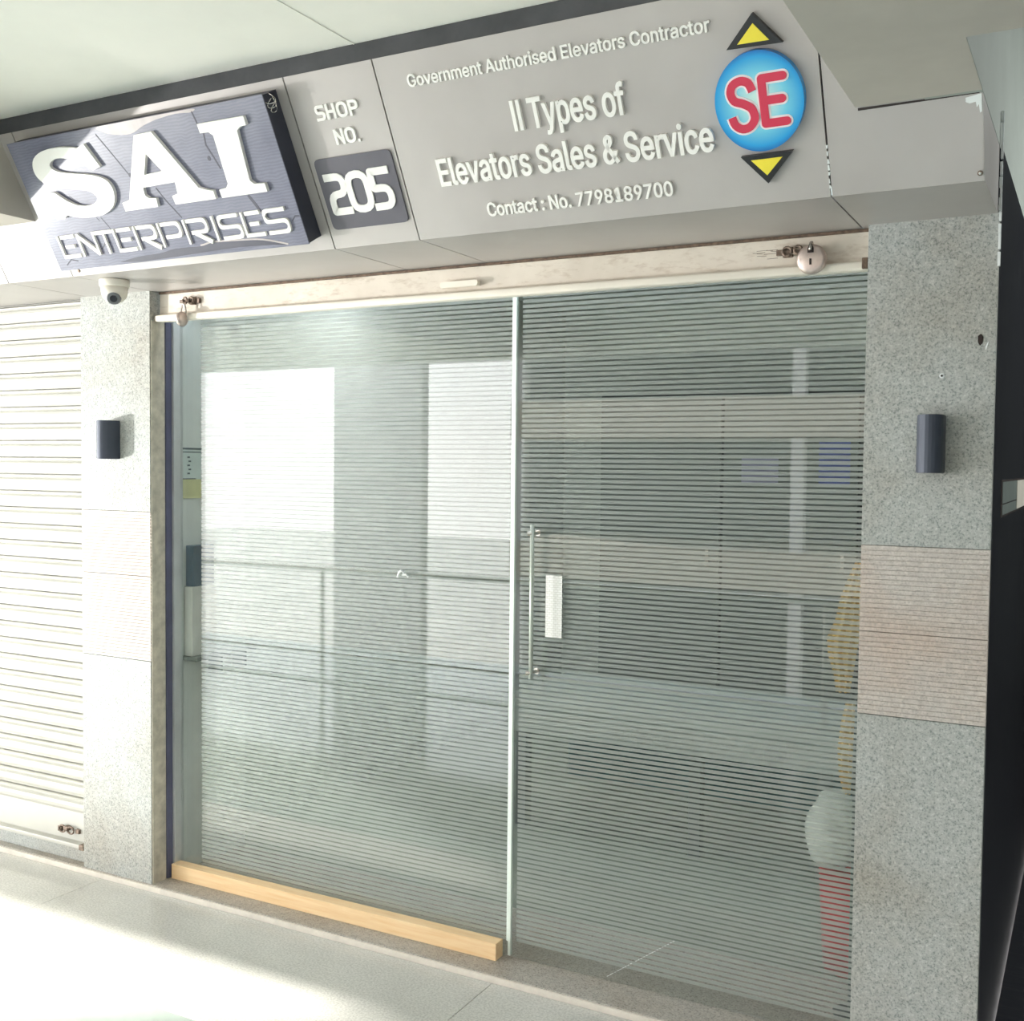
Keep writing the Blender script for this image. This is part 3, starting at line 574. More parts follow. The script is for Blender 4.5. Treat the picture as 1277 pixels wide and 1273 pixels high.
# --- panel B: SHOP NO. and number plate (square stroke letters)
def strokes(parent, name, mat, sets, d0, d1, wd, wh=None):
    bm = bmesh.new()
    for i, (pts, cl) in enumerate(sets): stroke(bm, pts, wd, F, d0, d1+i*.00012, cl, wh)
    ob(name, bm, mat, parent)
def sq_letter(ch, x0, x1, y0, y1, wd, rr):
    mx = (x0+x1)/2; my = (y0+y1)/2; h = wd/2; a, b, c, d = x0+h, x1-h, y0+h, y1-h
    if ch == 'S': return [(fillet([(x1, d), (a, d), (a, my), (b, my), (b, c), (x0, c)], rr), False)]
    if ch == 'H': return [([(a, y0), (a, y1)], False), ([(b, y0), (b, y1)], False), ([(a, my), (b, my)], False)]
    if ch == 'O' or ch == '0': return [(fillet([(a, c), (b, c), (b, d), (a, d)], rr*1.5, True), True)]
    if ch == 'P': return [([(a, y0), (a, y1)], False), (fillet([(a, d), (b, d), (b, my-h*.3), (a, my-h*.3)], rr), False)]
    if ch == 'N': return [([(a, y0), (a, y1)], False), ([(b, y0), (b, y1)], False), ([(a, d), (b, c)], False)]
    if ch == '2': return [(fillet([(x0, d), (b, d), (b, my+h*.1), (a, my-h*.1), (a, c), (x1, c)], [0, .030, .022, .024, .003, 0]), False)]
    if ch == '5': return [(fillet([(x1, d), (a, d), (a, my+h*.2), (b, my+h*.2), (b, c), (x0, c)], [0, .001, .006, .030, .028, 0]), False)]
    if ch == '.': return [([(x0, y0+h), (x0+wd, y0+h)], False)]
xx = -1.957
for ch, wd_ in (('S', .036), ('H', .036), ('O', .040), ('P', .036)):
    strokes(pB, 'letter', 'letter_white', sq_letter(ch, xx, xx+wd_-.004, .363, .405, .0085, .014), 0, .006, .0085); xx += wd_+.0005
strokes(pB, 'letter', 'letter_white', sq_letter('N', -1.916, -1.884, .293, .336, .0085, .012), 0, .006, .0085)
strokes(pB, 'letter', 'letter_white', sq_letter('O', -1.880, -1.845, .293, .336, .0085, .014), 0, .006, .0085)
strokes(pB, 'full_stop', 'letter_white', sq_letter('.', -1.840, -1.832, .293, .3, .0075, .01), 0, .006, .0075)
plate = ob('number_plate', prism(bmesh.new(), fillet([(-2.013, .057), (-1.748, .057), (-1.748, .262), (-2.013, .262)], .018, True, 5), F, 0, .006), 'plate_grey', pB)
for ch, x0, x1 in (('2', -1.994, -1.921), ('0', -1.925, -1.841), ('5', -1.843, -1.770)):
    strokes(plate, 'digit', 'letter_white', sq_letter(ch, x0, x1, .099, .219, .021, .036), .006, .010, .021)

# ---------------------------------------------------------------- SAI SIGN BOARD
sg = thing('sign_board', 'dark wood-print sign board with large white SAI and ENTERPRISES lettering', 'sign', (-2.6, 2.6, 2.33))
ob('box_frame', prism(bmesh.new(), [(-3.128, .044), (-2.069, .044), (-2.069, .466), (-3.128, .466)], F, .001, .066), 'sign_dark', sg)
ob('printed_face', prism(bmesh.new(), [(-3.130, .042), (-2.067, .042), (-2.067, .468), (-3.130, .468)], F, .066, .070), 'sign', sg)
def FS(a, b, d): return F(a, b, d+.070)
Ipts = [(-2.318, .424), (-2.144, .423), (-2.144, .398), (-2.166, .397), (-2.182, .388), (-2.196, .248), (-2.184, .236), (-2.146, .234), (-2.146, .2095), (-2.319, .2095), (-2.320, .234), (-2.292, .236), (-2.280, .248), (-2.273, .386), (-2.286, .397), (-2.318, .398)]
Apts = [(-2.571, .426), (-2.500, .427), (-2.395, .249), (-2.364, .238), (-2.344, .234), (-2.344, .2095), (-2.507, .2095), (-2.509, .236), (-2.484, .241), (-2.478, .275), (-2.612, .273), (-2.616, .250), (-2.604, .239), (-2.576, .236), (-2.580, .2105), (-2.721, .2105), (-2.721, .237), (-2.687, .243)]
Ac = [(-2.551, .369), (-2.588, .309), (-2.512, .312)]
Sp = [(-2.787, .428), (-2.822, .419), (-2.850, .425), (-2.906, .432), (-2.975, .429), (-3.023, .412), (-3.044, .384), (-3.042, .354), (-3.012, .326), (-2.966, .312), (-2.900, .300), (-2.845, .289), (-2.820, .272), (-2.824, .256), (-2.857, .245), (-2.909, .248), (-2.947, .263), (-2.976, .283), (-3.002, .301), (-3.052, .297), (-3.032, .214), (-2.997, .214), (-2.981, .224), (-2.941, .214), (-2.878, .207), (-2.818, .210), (-2.773, .226), (-2.748, .251), (-2.738, .282), (-2.750, .310), (-2.783, .328), (-2.835, .340), (-2.895, .350), (-2.945, .362), (-2.966, .379), (-2.952, .394), (-2.920, .400), (-2.871, .393), (-2.833, .377), (-2.790, .347), (-2.754, .354)]
def smooth_between(pts, corners, k=3):
    n = len(pts); cs = sorted(corners); out = []
    for q, c0 in enumerate(cs):
        c1 = cs[(q+1) % len(cs)]; idx = [c0]
        while idx[-1] != c1: idx.append((idx[-1]+1) % n)
        seg = [pts[i] for i in idx]
        out += (smoothpoly(seg, False, k) if len(seg) > 2 else seg)[:-1]
    return out
Sp = smooth_between(Sp, [0, 1, 19, 20, 21, 22, 39, 40])
for pts, hl in ((Sp, []), (Apts, [Ac]), (Ipts, [])):
    ob('letter', prism(bmesh.new(), pts, FS, 0, .012, hl), 'letter_white', sg)
# thin letters of ENTERPRISES
def ent(ch, x0, x1, y0=.083, y1=.160):
    wv2, wh2 = .0075, .0115; h = wv2/2; hh = wh2/2; a, b, c, d = x0+h, x1-h, y0+hh, y1-hh; my = (y0+y1)/2
    if ch == 'E': s = [([(a, y0), (a, y1)], 0), ([(a+.014, d), (x1, d)], 0), ([(a+.014, c), (x1, c)], 0), ([(a+.022, my), (x1-.012, my)], 0), ([(a, c), (a+.015, c)], 0)]
    elif ch == 'N': s = [([(a, y0), (a, y1)], 0), ([(b, y0), (b, y1)], 0), ([(a, y1-.004), (b, y0+.004)], 0)]
    elif ch == 'T': s = [([(x0, d), (x1, d)], 0), ([((x0+x1)/2, y0), ((x0+x1)/2, y1)], 0)]
    elif ch == 'R': s = [([(a, y0), (a, y1)], 0), (fillet([(a+.012, d), (b, d), (b, my-.004), (a+.02, my-.004)], .018), 0), ([(a+.034, my-.006), (x1, y0)], 0)]
    elif ch == 'P': s = [([(a, y0), (a, y1)], 0), (fillet([(a+.012, d), (b, d), (b, my-.008), (a+.02, my-.008)], .018), 0)]
    elif ch == 'I': s = [([(a, y0), (a, y1)], 0)]
    else: s = [(fillet([(x1-.004, d), (a, d), (a, my), (b, my), (b, c), (x0+.004, c)], .017), 0)]
    bm = bmesh.new()
    for i, (p, cl) in enumerate(s): stroke(bm, p, wv2, FS, 0, .008+i*.0001, False, wh2)
    ob('letter', bm, 'letter_white', sg)
for ch, a, b in (('E', -3.078, -2.998), ('N', -2.986, -2.905), ('T', -2.902, -2.822), ('E', -2.818, -2.738), ('R', -2.727, -2.634), ('P', -2.622, -2.528), ('R', -2.513, -2.418), ('I', -2.396, -2.388), ('S', -2.374, -2.288), ('E', -2.280, -2.206), ('S', -2.196, -2.108)):
    ent(ch, a, b)
# cracks, pale bands and nail holes of the print
for pts, wd in (([(-2.733, .447), (-2.695, .379), (-2.660, .314)], .0035), ([(-2.573, .265), (-2.552, .224), (-2.513, .165)], .004),
                ([(-2.332, .460), (-2.325, .416), (-2.315, .397), (-2.322, .362), (-2.311, .332), (-2.297, .290)], .005), ([(-2.230, .205), (-2.213, .173), (-2.205, .157)], .009),
                ([(-3.09, .06), (-3.06, .077), (-3.03, .07)], .004), ([(-2.90, .10), (-2.87, .12), (-2.85, .118)], .004), ([(-2.10, .115), (-2.085, .128), (-2.069, .127)], .004), ([(-2.95, .28), (-2.90, .24), (-2.86, .19)], .0022), ([(-2.85, .2), (-2.82, .15)], .0025)):
    ob('printed_crack', stroke(bmesh.new(), pts, wd, FS, 0, .0006), 'crack', sg)
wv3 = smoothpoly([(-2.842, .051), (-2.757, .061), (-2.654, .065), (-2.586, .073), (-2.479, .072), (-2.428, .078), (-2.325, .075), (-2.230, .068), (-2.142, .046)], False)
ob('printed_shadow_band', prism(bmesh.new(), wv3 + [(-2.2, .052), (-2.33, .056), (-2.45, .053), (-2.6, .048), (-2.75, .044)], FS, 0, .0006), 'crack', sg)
ob('printed_pale_band', stroke(bmesh.new(), [(a, b+.003) for a, b in wv3[16:]], .005, FS, 0, .0009), 'sheen', sg)
ob('printed_pale_band', prism(bmesh.new(), smoothpoly([(-2.718, .4665), (-2.700, .450), (-2.661, .437), (-2.592, .430), (-2.530, .446), (-2.470, .456), (-2.392, .461), (-2.335, .457), (-2.330, .4665), (-2.5, .4672), (-2.62, .4672)]), FS, 0, .0006), 'sheen', sg)
for p in ((-2.657, .313), (-2.327, .324)):
    ob('printed_knot', prism(bmesh.new(), circ(*p, .006, .007, 12), FS, 0, .0007), 'crack', sg)
# loop of binding wire on its upper right corner
bm = bmesh.new()
for k in range(3):
    c = F(-2.056+.004*k, .452-.012*k, .055)
    tube(bm, [c + Vector((1, 0, 0))*.017*math.cos(a)*(1-.15*k) + UF*.014*math.sin(a+.4*k) + NF*.006*math.sin(2*a+k) for a in [2*math.pi*i/18 for i in range(18)]], .0012, 6, True)
tag(ob('binding_wire', bm, 'steel'), 'loop of binding wire on the top right corner of the sign board', 'wire')

# ---------------------------------------------------------------- LEFT SHUTTER (closed)
ls = thing('rolling_shutter', 'closed white ribbed rolling shutter at the left edge', 'shutter', (-4.7, 3.04, .03))
NS = 30; z0 = .215; z1 = 2.288; ph = (z1-z0)/NS
prof = [(-.003, 0), (-.010, .008), (-.019, .020), (-.022, .034), (-.018, .047), (-.008, .054), (-.006, .057), (-.012, .061), (-.013, .066), (-.008, .0705), (.010, .0708), (.010, .0750), (-.003, .0754), (-.003, .0775)]
sme = None
for k in range(NS):
    if sme is None:
        bm = bmesh.new(); L0 = []; L1 = []
        for dy, dz in prof:
            q = dz/.0775*ph
            L0.append(bm.verts.new((-2.1, dy, q))); L1.append(bm.verts.new((2.1, dy, q)))
        for i in range(len(prof)-1): bm.faces.new((L0[i], L1[i], L1[i+1], L0[i+1]))
        bk0 = [bm.verts.new((x, .004, q)) for x in (-2.1, 2.1) for q in (0, ph)]
        for v in bk0: v.co.y = .012
        bm.faces.new((bk0[0], bk0[1], bk0[3], bk0[2]))
        sme = bpy.data.meshes.new('slat'); bmesh.ops.recalc_face_normals(bm, faces=bm.faces); bm.to_mesh(sme); bm.free(); sme.materials.append(M['white_shutter'])
    o = bpy.data.objects.new('slat', sme); C.objects.link(o); o.parent = ls
    o.location = Vector((-5.66, 3.045, z0+k*ph)) - ORG[ls.name]
box('lock_rail', 'white_shutter', ls, -7.76, -3.56, 3.040, 3.050, .095, z0+.002, .001)
ob('bottom_bar', B(bmesh.new(), -7.76, -3.56, 3.008, 3.05, .082, .100, .004), 'white_shutter', ls)
ob('bar_end', B(bmesh.new(), -3.583, -3.558, 3.004, 3.048, .080, .102, .002), 'rust', ls)
bm = bmesh.new()
for cx in (-3.705, -3.655):
    tube(bm, [(cx+.018*math.cos(a), 3.026, .142+.014*math.sin(a)) for a in [2*math.pi*i/14 for i in range(14)]], .0038, 8, True)
B(bm, -3.735, -3.715, 3.028, 3.042, .128, .148); B(bm, -3.69, -3.67, 3.02, 3.042, .138, .156, .002); B(bm, -3.632, -3.612, 3.03, 3.042, .132, .150)
ob('lock_hasp', bm, 'rust', ls)
# ---------------------------------------------------------------- RAISED SHUTTER OF THE SHOP
rs = thing('rolling_shutter', 'cream bottom rail of the raised shutter above the glass front', 'shutter', (-1.86, 3.04, 2.17))
box('lock_rail', 'slab', rs, -3.160, -.556, 3.040, 3.052, 2.196, 2.281, .001)
ob('curtain_edge', B(bmesh.new(), -3.160, -.556, 3.034, 3.044, 2.281, 2.289, .001), 'rusty', rs)
bm = bmesh.new(); B(bm, -3.160, -.556, 3.012, 3.052, 2.176, 2.200, .006); ob('bottom_bar', bm, 'cream', rs, True)
box('bar_end', 'rusty', rs, -.572, -.556, 3.006, 3.040, 2.178, 2.208, .003)
box('guide_rail', 'jamb_navy', rs, -3.170, -3.160, 3.070, 3.098, .024, 2.18, .001)
# handle plate
bm = bmesh.new()
pts = fillet([(-1.893, 2.216), (-1.753, 2.216), (-1.753, 2.235), (-1.893, 2.235)], .0095, True, 5)
prism(bm, pts, lambda a, b, d: Vector((a, d, b)), 3.014, 3.022)
B(bm, -1.768, -1.756, 3.02, 3.042, 2.219, 2.232, .002); B(bm, -1.890, -1.878, 3.02, 3.042, 2.219, 2.232, .002)
ob('pull_handle', bm, 'cream', rs)
def hasp(x, z, parent, flip=1):
    bm = bmesh.new()
    B(bm, x-.014, x+.014, 3.030, 3.042, z-.014, z+.014, .003)
    tube(bm, [(x+.012*math.cos(a), 3.024, z+.012*math.sin(a)) for a in [2*math.pi*i/14 for i in range(14)]], .004, 8, True)
    tube(bm, [(x+flip*.03+.010*math.cos(a), 3.024, z+.002+.011*math.sin(a)) for a in [2*math.pi*i/14 for i in range(14)]], .004, 8, True)
    B(bm, x+flip*.012, x+flip*.058, 3.026, 3.034, z-.005, z+.005, .001)
    B(bm, x-flip*.032, x-flip*.012, 3.030, 3.040, z-.008, z+.008, .002)
    return ob('lock_hasp', bm, 'rust', parent)
hasp(-2.985, 2.246, rs, -1); hasp(-.775, 2.243, rs, 1)
bm = bmesh.new(); B(bm, -.764, -.69, 3.028, 3.036, 2.236, 2.250, .001); ob('lock_bolt', bm, 'slab', rs)
bm = bmesh.new(); random.seed(6)
for k in range(9):
    xa = -.80-random.uniform(0, .05); zz = 2.243+random.uniform(-.02, .018); tube(bm, [(xa, 3.0395, zz), (xa-random.uniform(.01, .04), 3.0395, zz+random.uniform(-.002, .003))], .0006, 4)
ob('scratch_marks', bm, 'rust', rs)
# padlocks
pk = thing('padlock', 'round steel disc padlock hanging at the right end of the shutter rail', 'padlock', (-.7, 2.995, 2.17))
bm = bmesh.new(); lathe(bm, [(.030, -.013), (.037, -.010), (.040, -.003), (.040, .005), (.036, .012), (.030, .014)], (-.702, 3.000, 2.212), 'Y', 40); ob('lock_body', bm, 'lock', pk, True)
ob('keyhole', B(bmesh.new(), -.7045, -.6995, 2.984, 2.988, 2.196, 2.212), 'slot', pk)
bm = bmesh.new(); prism(bm, [(-.710, 2.228), (-.694, 2.228), (-.694, 2.240), (-.698, 2.25), (-.706, 2.25), (-.710, 2.240)], lambda a, b, d: Vector((a, d, b)), 2.984, 2.9875); ob('shackle_slot', bm, 'slot', pk)
bm = bmesh.new(); tube(bm, [(-.702, 2.983+.026*(1-math.cos(a))*.5, 2.234+.022*math.sin(a)) for a in [math.pi*i/12 for i in range(13)]], .0048, 10); ob('shackle', bm, 'steel', pk, True)
pk = thing('padlock', 'small padlock seen edge-on at the left end of the shutter rail', 'padlock', (-3.0, 3.0, 2.14))
bm = bmesh.new(); lathe(bm, [(.019, -.010), (.025, -.007), (.028, 0), (.025, .007), (.019, .010)], (-3.005, 2.998, 2.176), 'X', 28); ob('lock_body', bm, 'lock', pk, True)
bm = bmesh.new(); tube(bm, [(-3.005+.012*math.cos(a), 3.006, 2.198+.034*math.sin(a)) for a in [math.pi*i/12 for i in range(13)]], .0035, 8); ob('shackle', bm, 'steel', pk, True)

# ---------------------------------------------------------------- GLASS FRONT
win = struct(box('window_1', 'glass', None, -3.150, -1.688, YG, YG+.010, .024, 2.34))
door = struct(box('door_1', 'glass', None, -1.672, -.557, YG-.002, YG+.008, .028, 2.34))
box('jamb_profile', 'jamb_alu', win, -3.166, -3.150, 3.100, 3.146, .024, 2.34, .001)
box('glass_edge', 'edge', win, -1.688, -1.6825, YG-.001, YG+.011, .075, 2.34)
box('glass_edge', 'edge', door, -1.6815, -1.672, YG-.003, YG+.009, .028, 2.34)
box('glass_edge', 'jamb_alu', door, -.557, -.5548, YG-.003, YG+.009, .022, 2.34)
def film_stripes(x0, x1, zb_, zt, y, parent):
    bm = bmesh.new(); z = zb_
    while z < zt:
        vs = [bm.verts.new(p) for p in ((x0, y, z), (x1, y, z), (x1, y, z+.0109), (x0, y, z+.0109))]; bm.faces.new(vs); z += .016
    o = ob('frosted_stripes', bm, 'film', parent); o['kind'] = 'stuff'; return o
film_stripes(-3.052, -1.6895, .071, 2.19, YG+.0115, win)
film_stripes(-1.656, -.5575, .075, 2.19, YG+.0095, door)
# bar handle of the door
bm = bmesh.new(); tube(bm, [(-1.585, YG-.045, .965), (-1.585, YG-.045, 1.46)], .0068, 16); hd = ob('pull_handle', bm, 'handle', door, True)
for z in (1.432, .985):
    bm = bmesh.new(); tube(bm, [(-1.600, YG-.050, z), (-1.585, YG-.045, z)], .007, 12); tube(bm, [(-1.585, YG-.047, z), (-1.585, YG-.003, z)], .006, 12)
    lathe(bm, [(.010, -.004), (.010, 0)], (-1.585, YG-.002, z), 'Y', 14); ob('standoff', bm, 'steel', hd)
lb = tag(ob('paper_label', B(bmesh.new(), -1.556, -1.498, YG-.0035, YG-.0022, 1.098, 1.298), 'label'), 'narrow white printed paper label stuck beside the door handle', 'label')
# slanting row of white dashes at the foot of the door
bm = bmesh.new(); a = Vector((-1.300, 0.045)); b = Vector((-1.155, .245))
a = Vector((-1.325, .040)); b = Vector((-1.10, .205)); n = 26; random.seed(2)
for k in range(n):
    if k in (10,): continue
    p = a.lerp(b, k/n); q = a.lerp(b, (k+random.uniform(.35, .8))/n); s_ = .0018
    vs = [bm.verts.new((p.x-s_, YG-.003, p.y)), bm.verts.new((p.x+s_, YG-.003, p.y)), bm.verts.new((q.x+s_, YG-.003, q.y)), bm.verts.new((q.x-s_, YG-.003, q.y))]; bm.faces.new(vs)
ob('white_dashes', bm, 'tape', door)
# knotted tape scrap on the fixed pane
bm = bmesh.new(); random.seed(12)
tube(bm, [(-2.128, YG-.003, 1.258), (-2.120, YG-.008, 1.272), (-2.108, YG-.012, 1.284), (-2.098, YG-.010, 1.276), (-2.106, YG-.006, 1.268), (-2.090, YG-.008, 1.270), (-2.082, YG-.004, 1.262)], .0042, 8)
tag(ob('tape_scrap', bm, 'tape'), 'crumpled scrap of white tape stuck on the left glass pane', 'tape')
# pine bar in front of the fixed pane
wd = tag(ob('wooden_bar', B(bmesh.new(), -3.150, -1.699, YG-.052, YG-.004, .0225, .080, .002), 'pine'), 'long pale pine bar lying on the sill along the left glass pane', 'wood')

# ---------------------------------------------------------------- WALL LIGHTS, CAMERA
def sconce(x0, z0_, z1_, label):
    t = thing('wall_light', label, 'lamp', (x0+.0325, YP, z0_))
    def outl(i): 
        w_ = .065-2*i; pts = [(x0+i, YP), (x0+i, YP-.040)]
        pts += [(x0+.0325-(.0325-i)*math.cos(a), YP-.040-(.036-i)*math.sin(a)) for a in [math.pi*k/12 for k in range(1, 12)]]
        return pts + [(x0+.065-i, YP-.040), (x0+.065-i, YP)]
    T = lambda a, b, d: Vector((a, b, d))
    ob('lamp_body', prism(bmesh.new(), outl(0), T, z0_+.002, z1_-.002), 'sconce', t)
    ob('end_cap', prism(bmesh.new(), outl(.002), T, z1_-.002, z1_), 'sconce', t); ob('end_cap', prism(bmesh.new(), outl(.002), T, z0_, z0_+.002), 'sconce', t)
sconce(-3.394, 1.657, 1.804, 'charcoal half-round wall light on the left granite pillar')
sconce(-.416, 1.640, 1.788, 'charcoal half-round wall light on the right granite pillar')
cc = thing('dome_camera', 'white dome security camera under the fascia above the left pillar', 'camera', (-3.095, 2.765, 2.22))
cx, cy = -3.095, 2.765
bm = bmesh.new(); lathe(bm, [(.050, 2.2895), (.052, 2.285), (.052, 2.268), (.049, 2.264)], (cx, cy, 0), 'Z', 36); ob('base_ring', bm, 'cctv', cc, True)
bm = bmesh.new(); lathe(bm, [(.048, 2.264), (.044, 2.240), (.040, 2.228), (.028, 2.2145), (.012, 2.208)], (cx, cy, 0), 'Z', 36); ob('housing', bm, 'cctv', cc, True)
dirv = Vector((.62, -.66, -.42)).normalized(); e = Vector((cx, cy, 2.236))
def eye(rad, h, mat, nm, base):
    bm = bmesh.new(); bmesh.ops.create_cone(bm, cap_ends=True, segments=28, radius1=rad, radius2=rad*.8, depth=h)
    mt = dirv.to_track_quat('Z', 'Y').to_matrix().to_4x4(); mt.translation = base; bmesh.ops.transform(bm, matrix=mt, verts=bm.verts); ob(nm, bm, mat, cc)
eye(.026, .014, 'lensring', 'eyeball', e+dirv*.034); eye(.013, .004, 'lens', 'lens', e+dirv*.0425)

fx = thing('sun_bounce_lamp', 'added black lamp on a low stand, unseen, in place of sun bounced off the floor', 'lamp', (-8.75, -1.25, 0))  # unseen fixture added around the bounce lamp
box('housing', 'black', fx, -8.95, -8.80, -1.40, -1.22, .22, .50, .01); box('stand', 'black', fx, -8.90, -8.85, -1.33, -1.28, .015, .22); box('foot', 'black', fx, -9.0, -8.75, -1.45, -1.2, .001, .015)
# ---------------------------------------------------------------- INSIDE THE SHOP
struct(box('wall_left', 'int_wall', None, -3.42, -3.30, 3.50, 7.0, 0, 2.8)); struct(box('wall_back', 'int_wall', None, -3.42, -.30, 6.9, 7.0, 0, 2.8))
struct(box('wall_inner_right', 'int_wall', None, -.42, -.362, 3.5, 6.9, 0, 2.8))
struct(box('floor_shop', 'int_floor', None, -3.42, -.362, YP+.496, 7.0, -.1, .018)); struct(box('ceiling_shop', 'int_wall', None, -3.42, -.362, 3.14, 7.0, 2.7, 2.8))
struct(box('wall_front', 'int_wall', None, -7.9, -.362, 3.15, 3.25, 2.35, 2.8))
struct(box('trim_12', 'lining', None, -3.1698, -3.1685, 3.150, 3.498, .024, 2.34))
struct(box('trim_13', 'lining', None, -3.30, -3.17, 3.499, 3.52, .02, 2.7))
tl = thing('added_tube_light', 'added white tube light under the shop ceiling, unseen, brightening the film gaps', 'lamp', (-2.6, 4.3, 2.6))
bm = bmesh.new(); tube(bm, [(-3.1, 4.3, 2.64), (-2.1, 4.3, 2.64)], .014, 12); ob('tube', bm, 'cctv', tl, True); box('batten', 'cctv', tl, -3.15, -2.05, 4.27, 4.33, 2.66, 2.70)
ta = bpy.data.lights.new('shop_fill', 'AREA'); ta.shape = 'RECTANGLE'; ta.size = 1.0; ta.size_y = .04; ta.energy = 9; ta.color = (.96, .98, 1)  # fill light added to lift the gaps between the film stripes
to = bpy.data.objects.new('shop_fill', ta); C.objects.link(to); to.location = (-2.6, 4.3, 2.62)
po = thing('wall_calendar', 'small pale wall calendar with a yellow foot seen through clear glass strip', 'calendar', (-3.166, 3.20, 1.50))
box('sheet', 'poster', po, -3.1684, -3.165, 3.152, 3.262, 1.58, 1.705); box('foot', 'poster_y', po, -3.1684, -3.165, 3.152, 3.262, 1.505, 1.58)
bm = bmesh.new(); B(bm, -3.165, -3.1635, 3.152, 3.262, 1.697, 1.704); B(bm, -3.165, -3.1635, 3.152, 3.262, 1.685, 1.689); B(bm, -3.165, -3.1635, 3.152, 3.23, 1.58, 1.584)
for k in range(5): B(bm, -3.165, -3.1638, 3.185+.006*(k % 2), 3.198+.006*(k % 2), 1.60+.016*k, 1.606+.016*k)
ob('print', bm, 'ink', po)
sf = thing('wall_shelf', 'narrow grey shelf on the left side wall just inside the glass', 'shelf', (-3.14, 3.35, .84))
box('board', 'desk_side', sf, -3.168, -3.085, 3.152, 3.495, .868, .884, .002)
for y in (3.30, 3.44): box('bracket', 'int_dark', sf, -3.168, -3.10, y, y+.012, .80, .868)
tag(box('carton', 'box_white', None, -3.165, -3.12, 3.165, 3.30, .8842, 1.158, .003), 'white carton standing on the narrow wall shelf', 'box')
tag(box('file_box', 'bluegrey', None, -3.165, -3.125, 3.175, 3.29, 1.1582, 1.32, .003), 'blue-grey file box on top of the white carton', 'box')
tb = thing('desk', 'long grey office desk standing deep inside the shop', 'desk', (-1.5, 4.6, .018))
box('desk_top', 'desk_top', tb, -2.35, -.55, 4.3, 5.0, .575, .605, .003); box('apron', 'desk_top', tb, -2.33, -.57, 4.315, 4.335, .45, .575, .002); box('modesty_panel', 'teal', tb, -2.3, -.6, 4.90, 4.93, .10, .57)
for x in (-2.3, -1.48, -.95):
    box('leg', 'int_dark', tb, x, x+.05, 4.34, 4.40, .018, .57)
cb = thing('cupboard', 'dark grey cupboard against the back wall inside', 'cupboard', (-1.9, 6.6, .018))
box('carcass', 'int_dark', cb, -2.8, -1.2, 6.4, 6.88, .018, 2.1)
for x in (-2.79, -1.99): 
    d_ = box('door', 'desk_side', cb, x, x+.78, 6.38, 6.399, .04, 2.08, .003); box('knob', 'steel', d_, x+.70, x+.72, 6.36, 6.38, 1.05, 1.17)
tag(box('notice_sheet', 'poster_v', None, -1.878, -1.660, 6.372, 6.3785, 1.552, 1.712), 'lilac notice sheet on the cupboard behind the glass door', 'notice')
tag(box('wall_poster', 'poster_b', None, -1.425, -1.25, 6.372, 6.3785, 1.553, 1.80), 'blue poster on the cupboard nearest the right edge of the door', 'poster')
# tan cloth: hanging folded sheet just inside the door edge
bm = bmesh.new(); cols = []
outl = [(1.375, -.622, -.600), (1.33, -.640, -.600), (1.27, -.662, -.602), (1.20, -.676, -.603), (1.15, -.698, -.606), (1.10, -.694, -.614), (1.04, -.676, -.622), (.99, -.668, -.630)]
for z, a, b in outl:
    cols.append([bm.verts.new((a+(b-a)*i/8, 3.276+.010*math.sin(i*1.9), z)) for i in range(9)])
for A, Bq in zip(cols, cols[1:]):
    for i in range(8): bm.faces.new((A[i], A[i+1], Bq[i+1], Bq[i]))
bmesh.ops.solidify(bm, geom=bm.faces[:], thickness=.006)
tag(ob('hanging_cloth', bm, 'tan'), 'tan cloth hanging inside the door by its right edge, upper piece', 'cloth')
bm = bmesh.new(); cols = []
for z, a, b in [(.96, -.640, -.612), (.90, -.652, -.614), (.82, -.660, -.616), (.74, -.654, -.618), (.69, -.640, -.620)]:
    cols.append([bm.verts.new((a+(b-a)*i/6, 3.276+.008*math.sin(i*2.1), z)) for i in range(7)])
for A, Bq in zip(cols, cols[1:]):
    for i in range(6): bm.faces.new((A[i], A[i+1], Bq[i+1], Bq[i]))
bmesh.ops.solidify(bm, geom=bm.faces[:], thickness=.006)
tag(ob('hanging_cloth', bm, 'tan'), 'narrow tan cloth strip inside the door, below the larger piece', 'cloth')
cs = thing('coat_stand', 'thin dark stand behind the door edge that carries the tan cloths', 'stand', (-.612, 3.306, .018))
bm = bmesh.new(); tube(bm, [(-.612, 3.300, .03), (-.612, 3.300, 1.37)], .007, 8); ob('pole', bm, 'int_dark', cs)
bm = bmesh.new(); lathe(bm, [(.05, .018), (.05, .028), (.015, .036)], (-.612, 3.300, 0), 'Z', 20); ob('base', bm, 'int_dark', cs)
st = thing('bucket', 'red plastic bucket inside the door at the lower right', 'bucket', (-.675, 3.62, .018))
bm = bmesh.new(); lathe(bm, [(.085, .018), (.105, .36), (.10, .36), (.08, .03)], (-.675, 3.62, 0), 'Z', 28); ob('body', bm, 'red_plastic', st, True)
bm = bmesh.new(); tube(bm, [(-.675+.107*math.cos(a), 3.62+.107*math.sin(a), .358) for a in [2*math.pi*i/28 for i in range(28)]], .006, 8, True); ob('rim', bm, 'red_plastic', st, True)
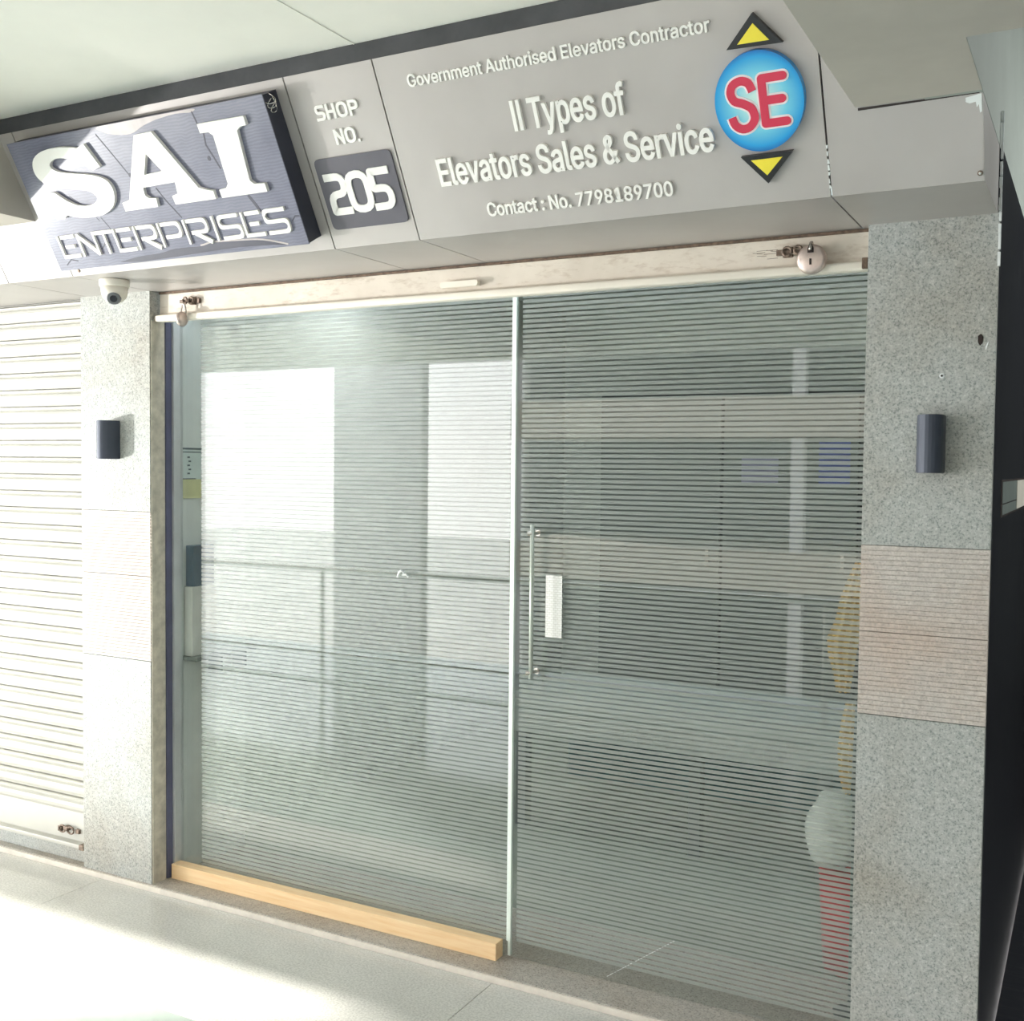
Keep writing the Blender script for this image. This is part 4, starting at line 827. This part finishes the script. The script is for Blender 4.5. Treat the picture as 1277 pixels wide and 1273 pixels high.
bm = bmesh.new(); bmesh.ops.create_icosphere(bm, subdivisions=3, radius=1)
for v in bm.verts:
    k = 1+.07*math.sin(v.co.x*7+v.co.z*5)+.05*math.sin(v.co.y*9)
    v.co = Vector((-.735+v.co.x*.085*k, 3.60+v.co.y*.09*k, .4525+max(v.co.z*k, -.55)*.145))
tag(ob('plastic_sack', bm, 'white_plastic', None, True), 'white plastic sack lying on top of the red bucket', 'bag')

# ---------------------------------------------------------------- OUTSIDE (behind the camera: what the glass and the polished stone mirror)
rl = thing('railing', 'steel railing along the open side of the corridor, behind the viewer', 'railing', (-3, -1.0, 0))
bm = bmesh.new(); tube(bm, [(-14, -.74, .80), (6, -.74, .80)], .022, 12); ob('handrail', bm, 'steel', rl, True)
bm = bmesh.new(); tube(bm, [(-14, -.74, .12), (6, -.74, .12)], .014, 8); ob('bottom_rail', bm, 'steel', rl)
for i in range(10):
    bm = bmesh.new(); tube(bm, [(-13.5+2*i, -.74, 0), (-13.5+2*i, -.74, .80)], .018, 10); ob('post', bm, 'steel', rl)
struct(box('ground', 'ext_ground', None, -60, 60, -60, -1.7, -3.6, -3.5))
bd = thing('building', 'beige building with floor slabs across the open court', 'building', (-1, -11, -3.5))
box('back_wall', 'ext_dark', bd, -9.7, 14, -12.5, -12.2, -3.5, 4.7)
for z, z2 in ((-3.3, -2.9), (-.19, .40), (2.09, 2.70), (3.65, 4.15)):
    box('floor_slab', 'ext_slab', bd, -8.65, 14, -12.2, -9.74, z, z2)
for x, x2 in ((-8.65, -8.4), (-3.99, -3.80), (1.0, 1.2), (6.0, 6.2), (11.0, 11.2)):
    box('column', 'ext_wall', bd, x, x2, -9.95, -9.76, -3.5, 4.7)
box('sun_block_storey', 'ext_wall', bd, -21.85, 14, -12.6, -9.74, 4.7, 10.8)  # unseen storey added to keep sun off the right part of the corridor
tw = thing('building', 'broad grey pier to the left across the court', 'building', (-11.3, -10, -3.5))
box('wall', 'ext_wall', tw, -12.3, -10.4, -9.95, -9.74, -3.5, 4.69)
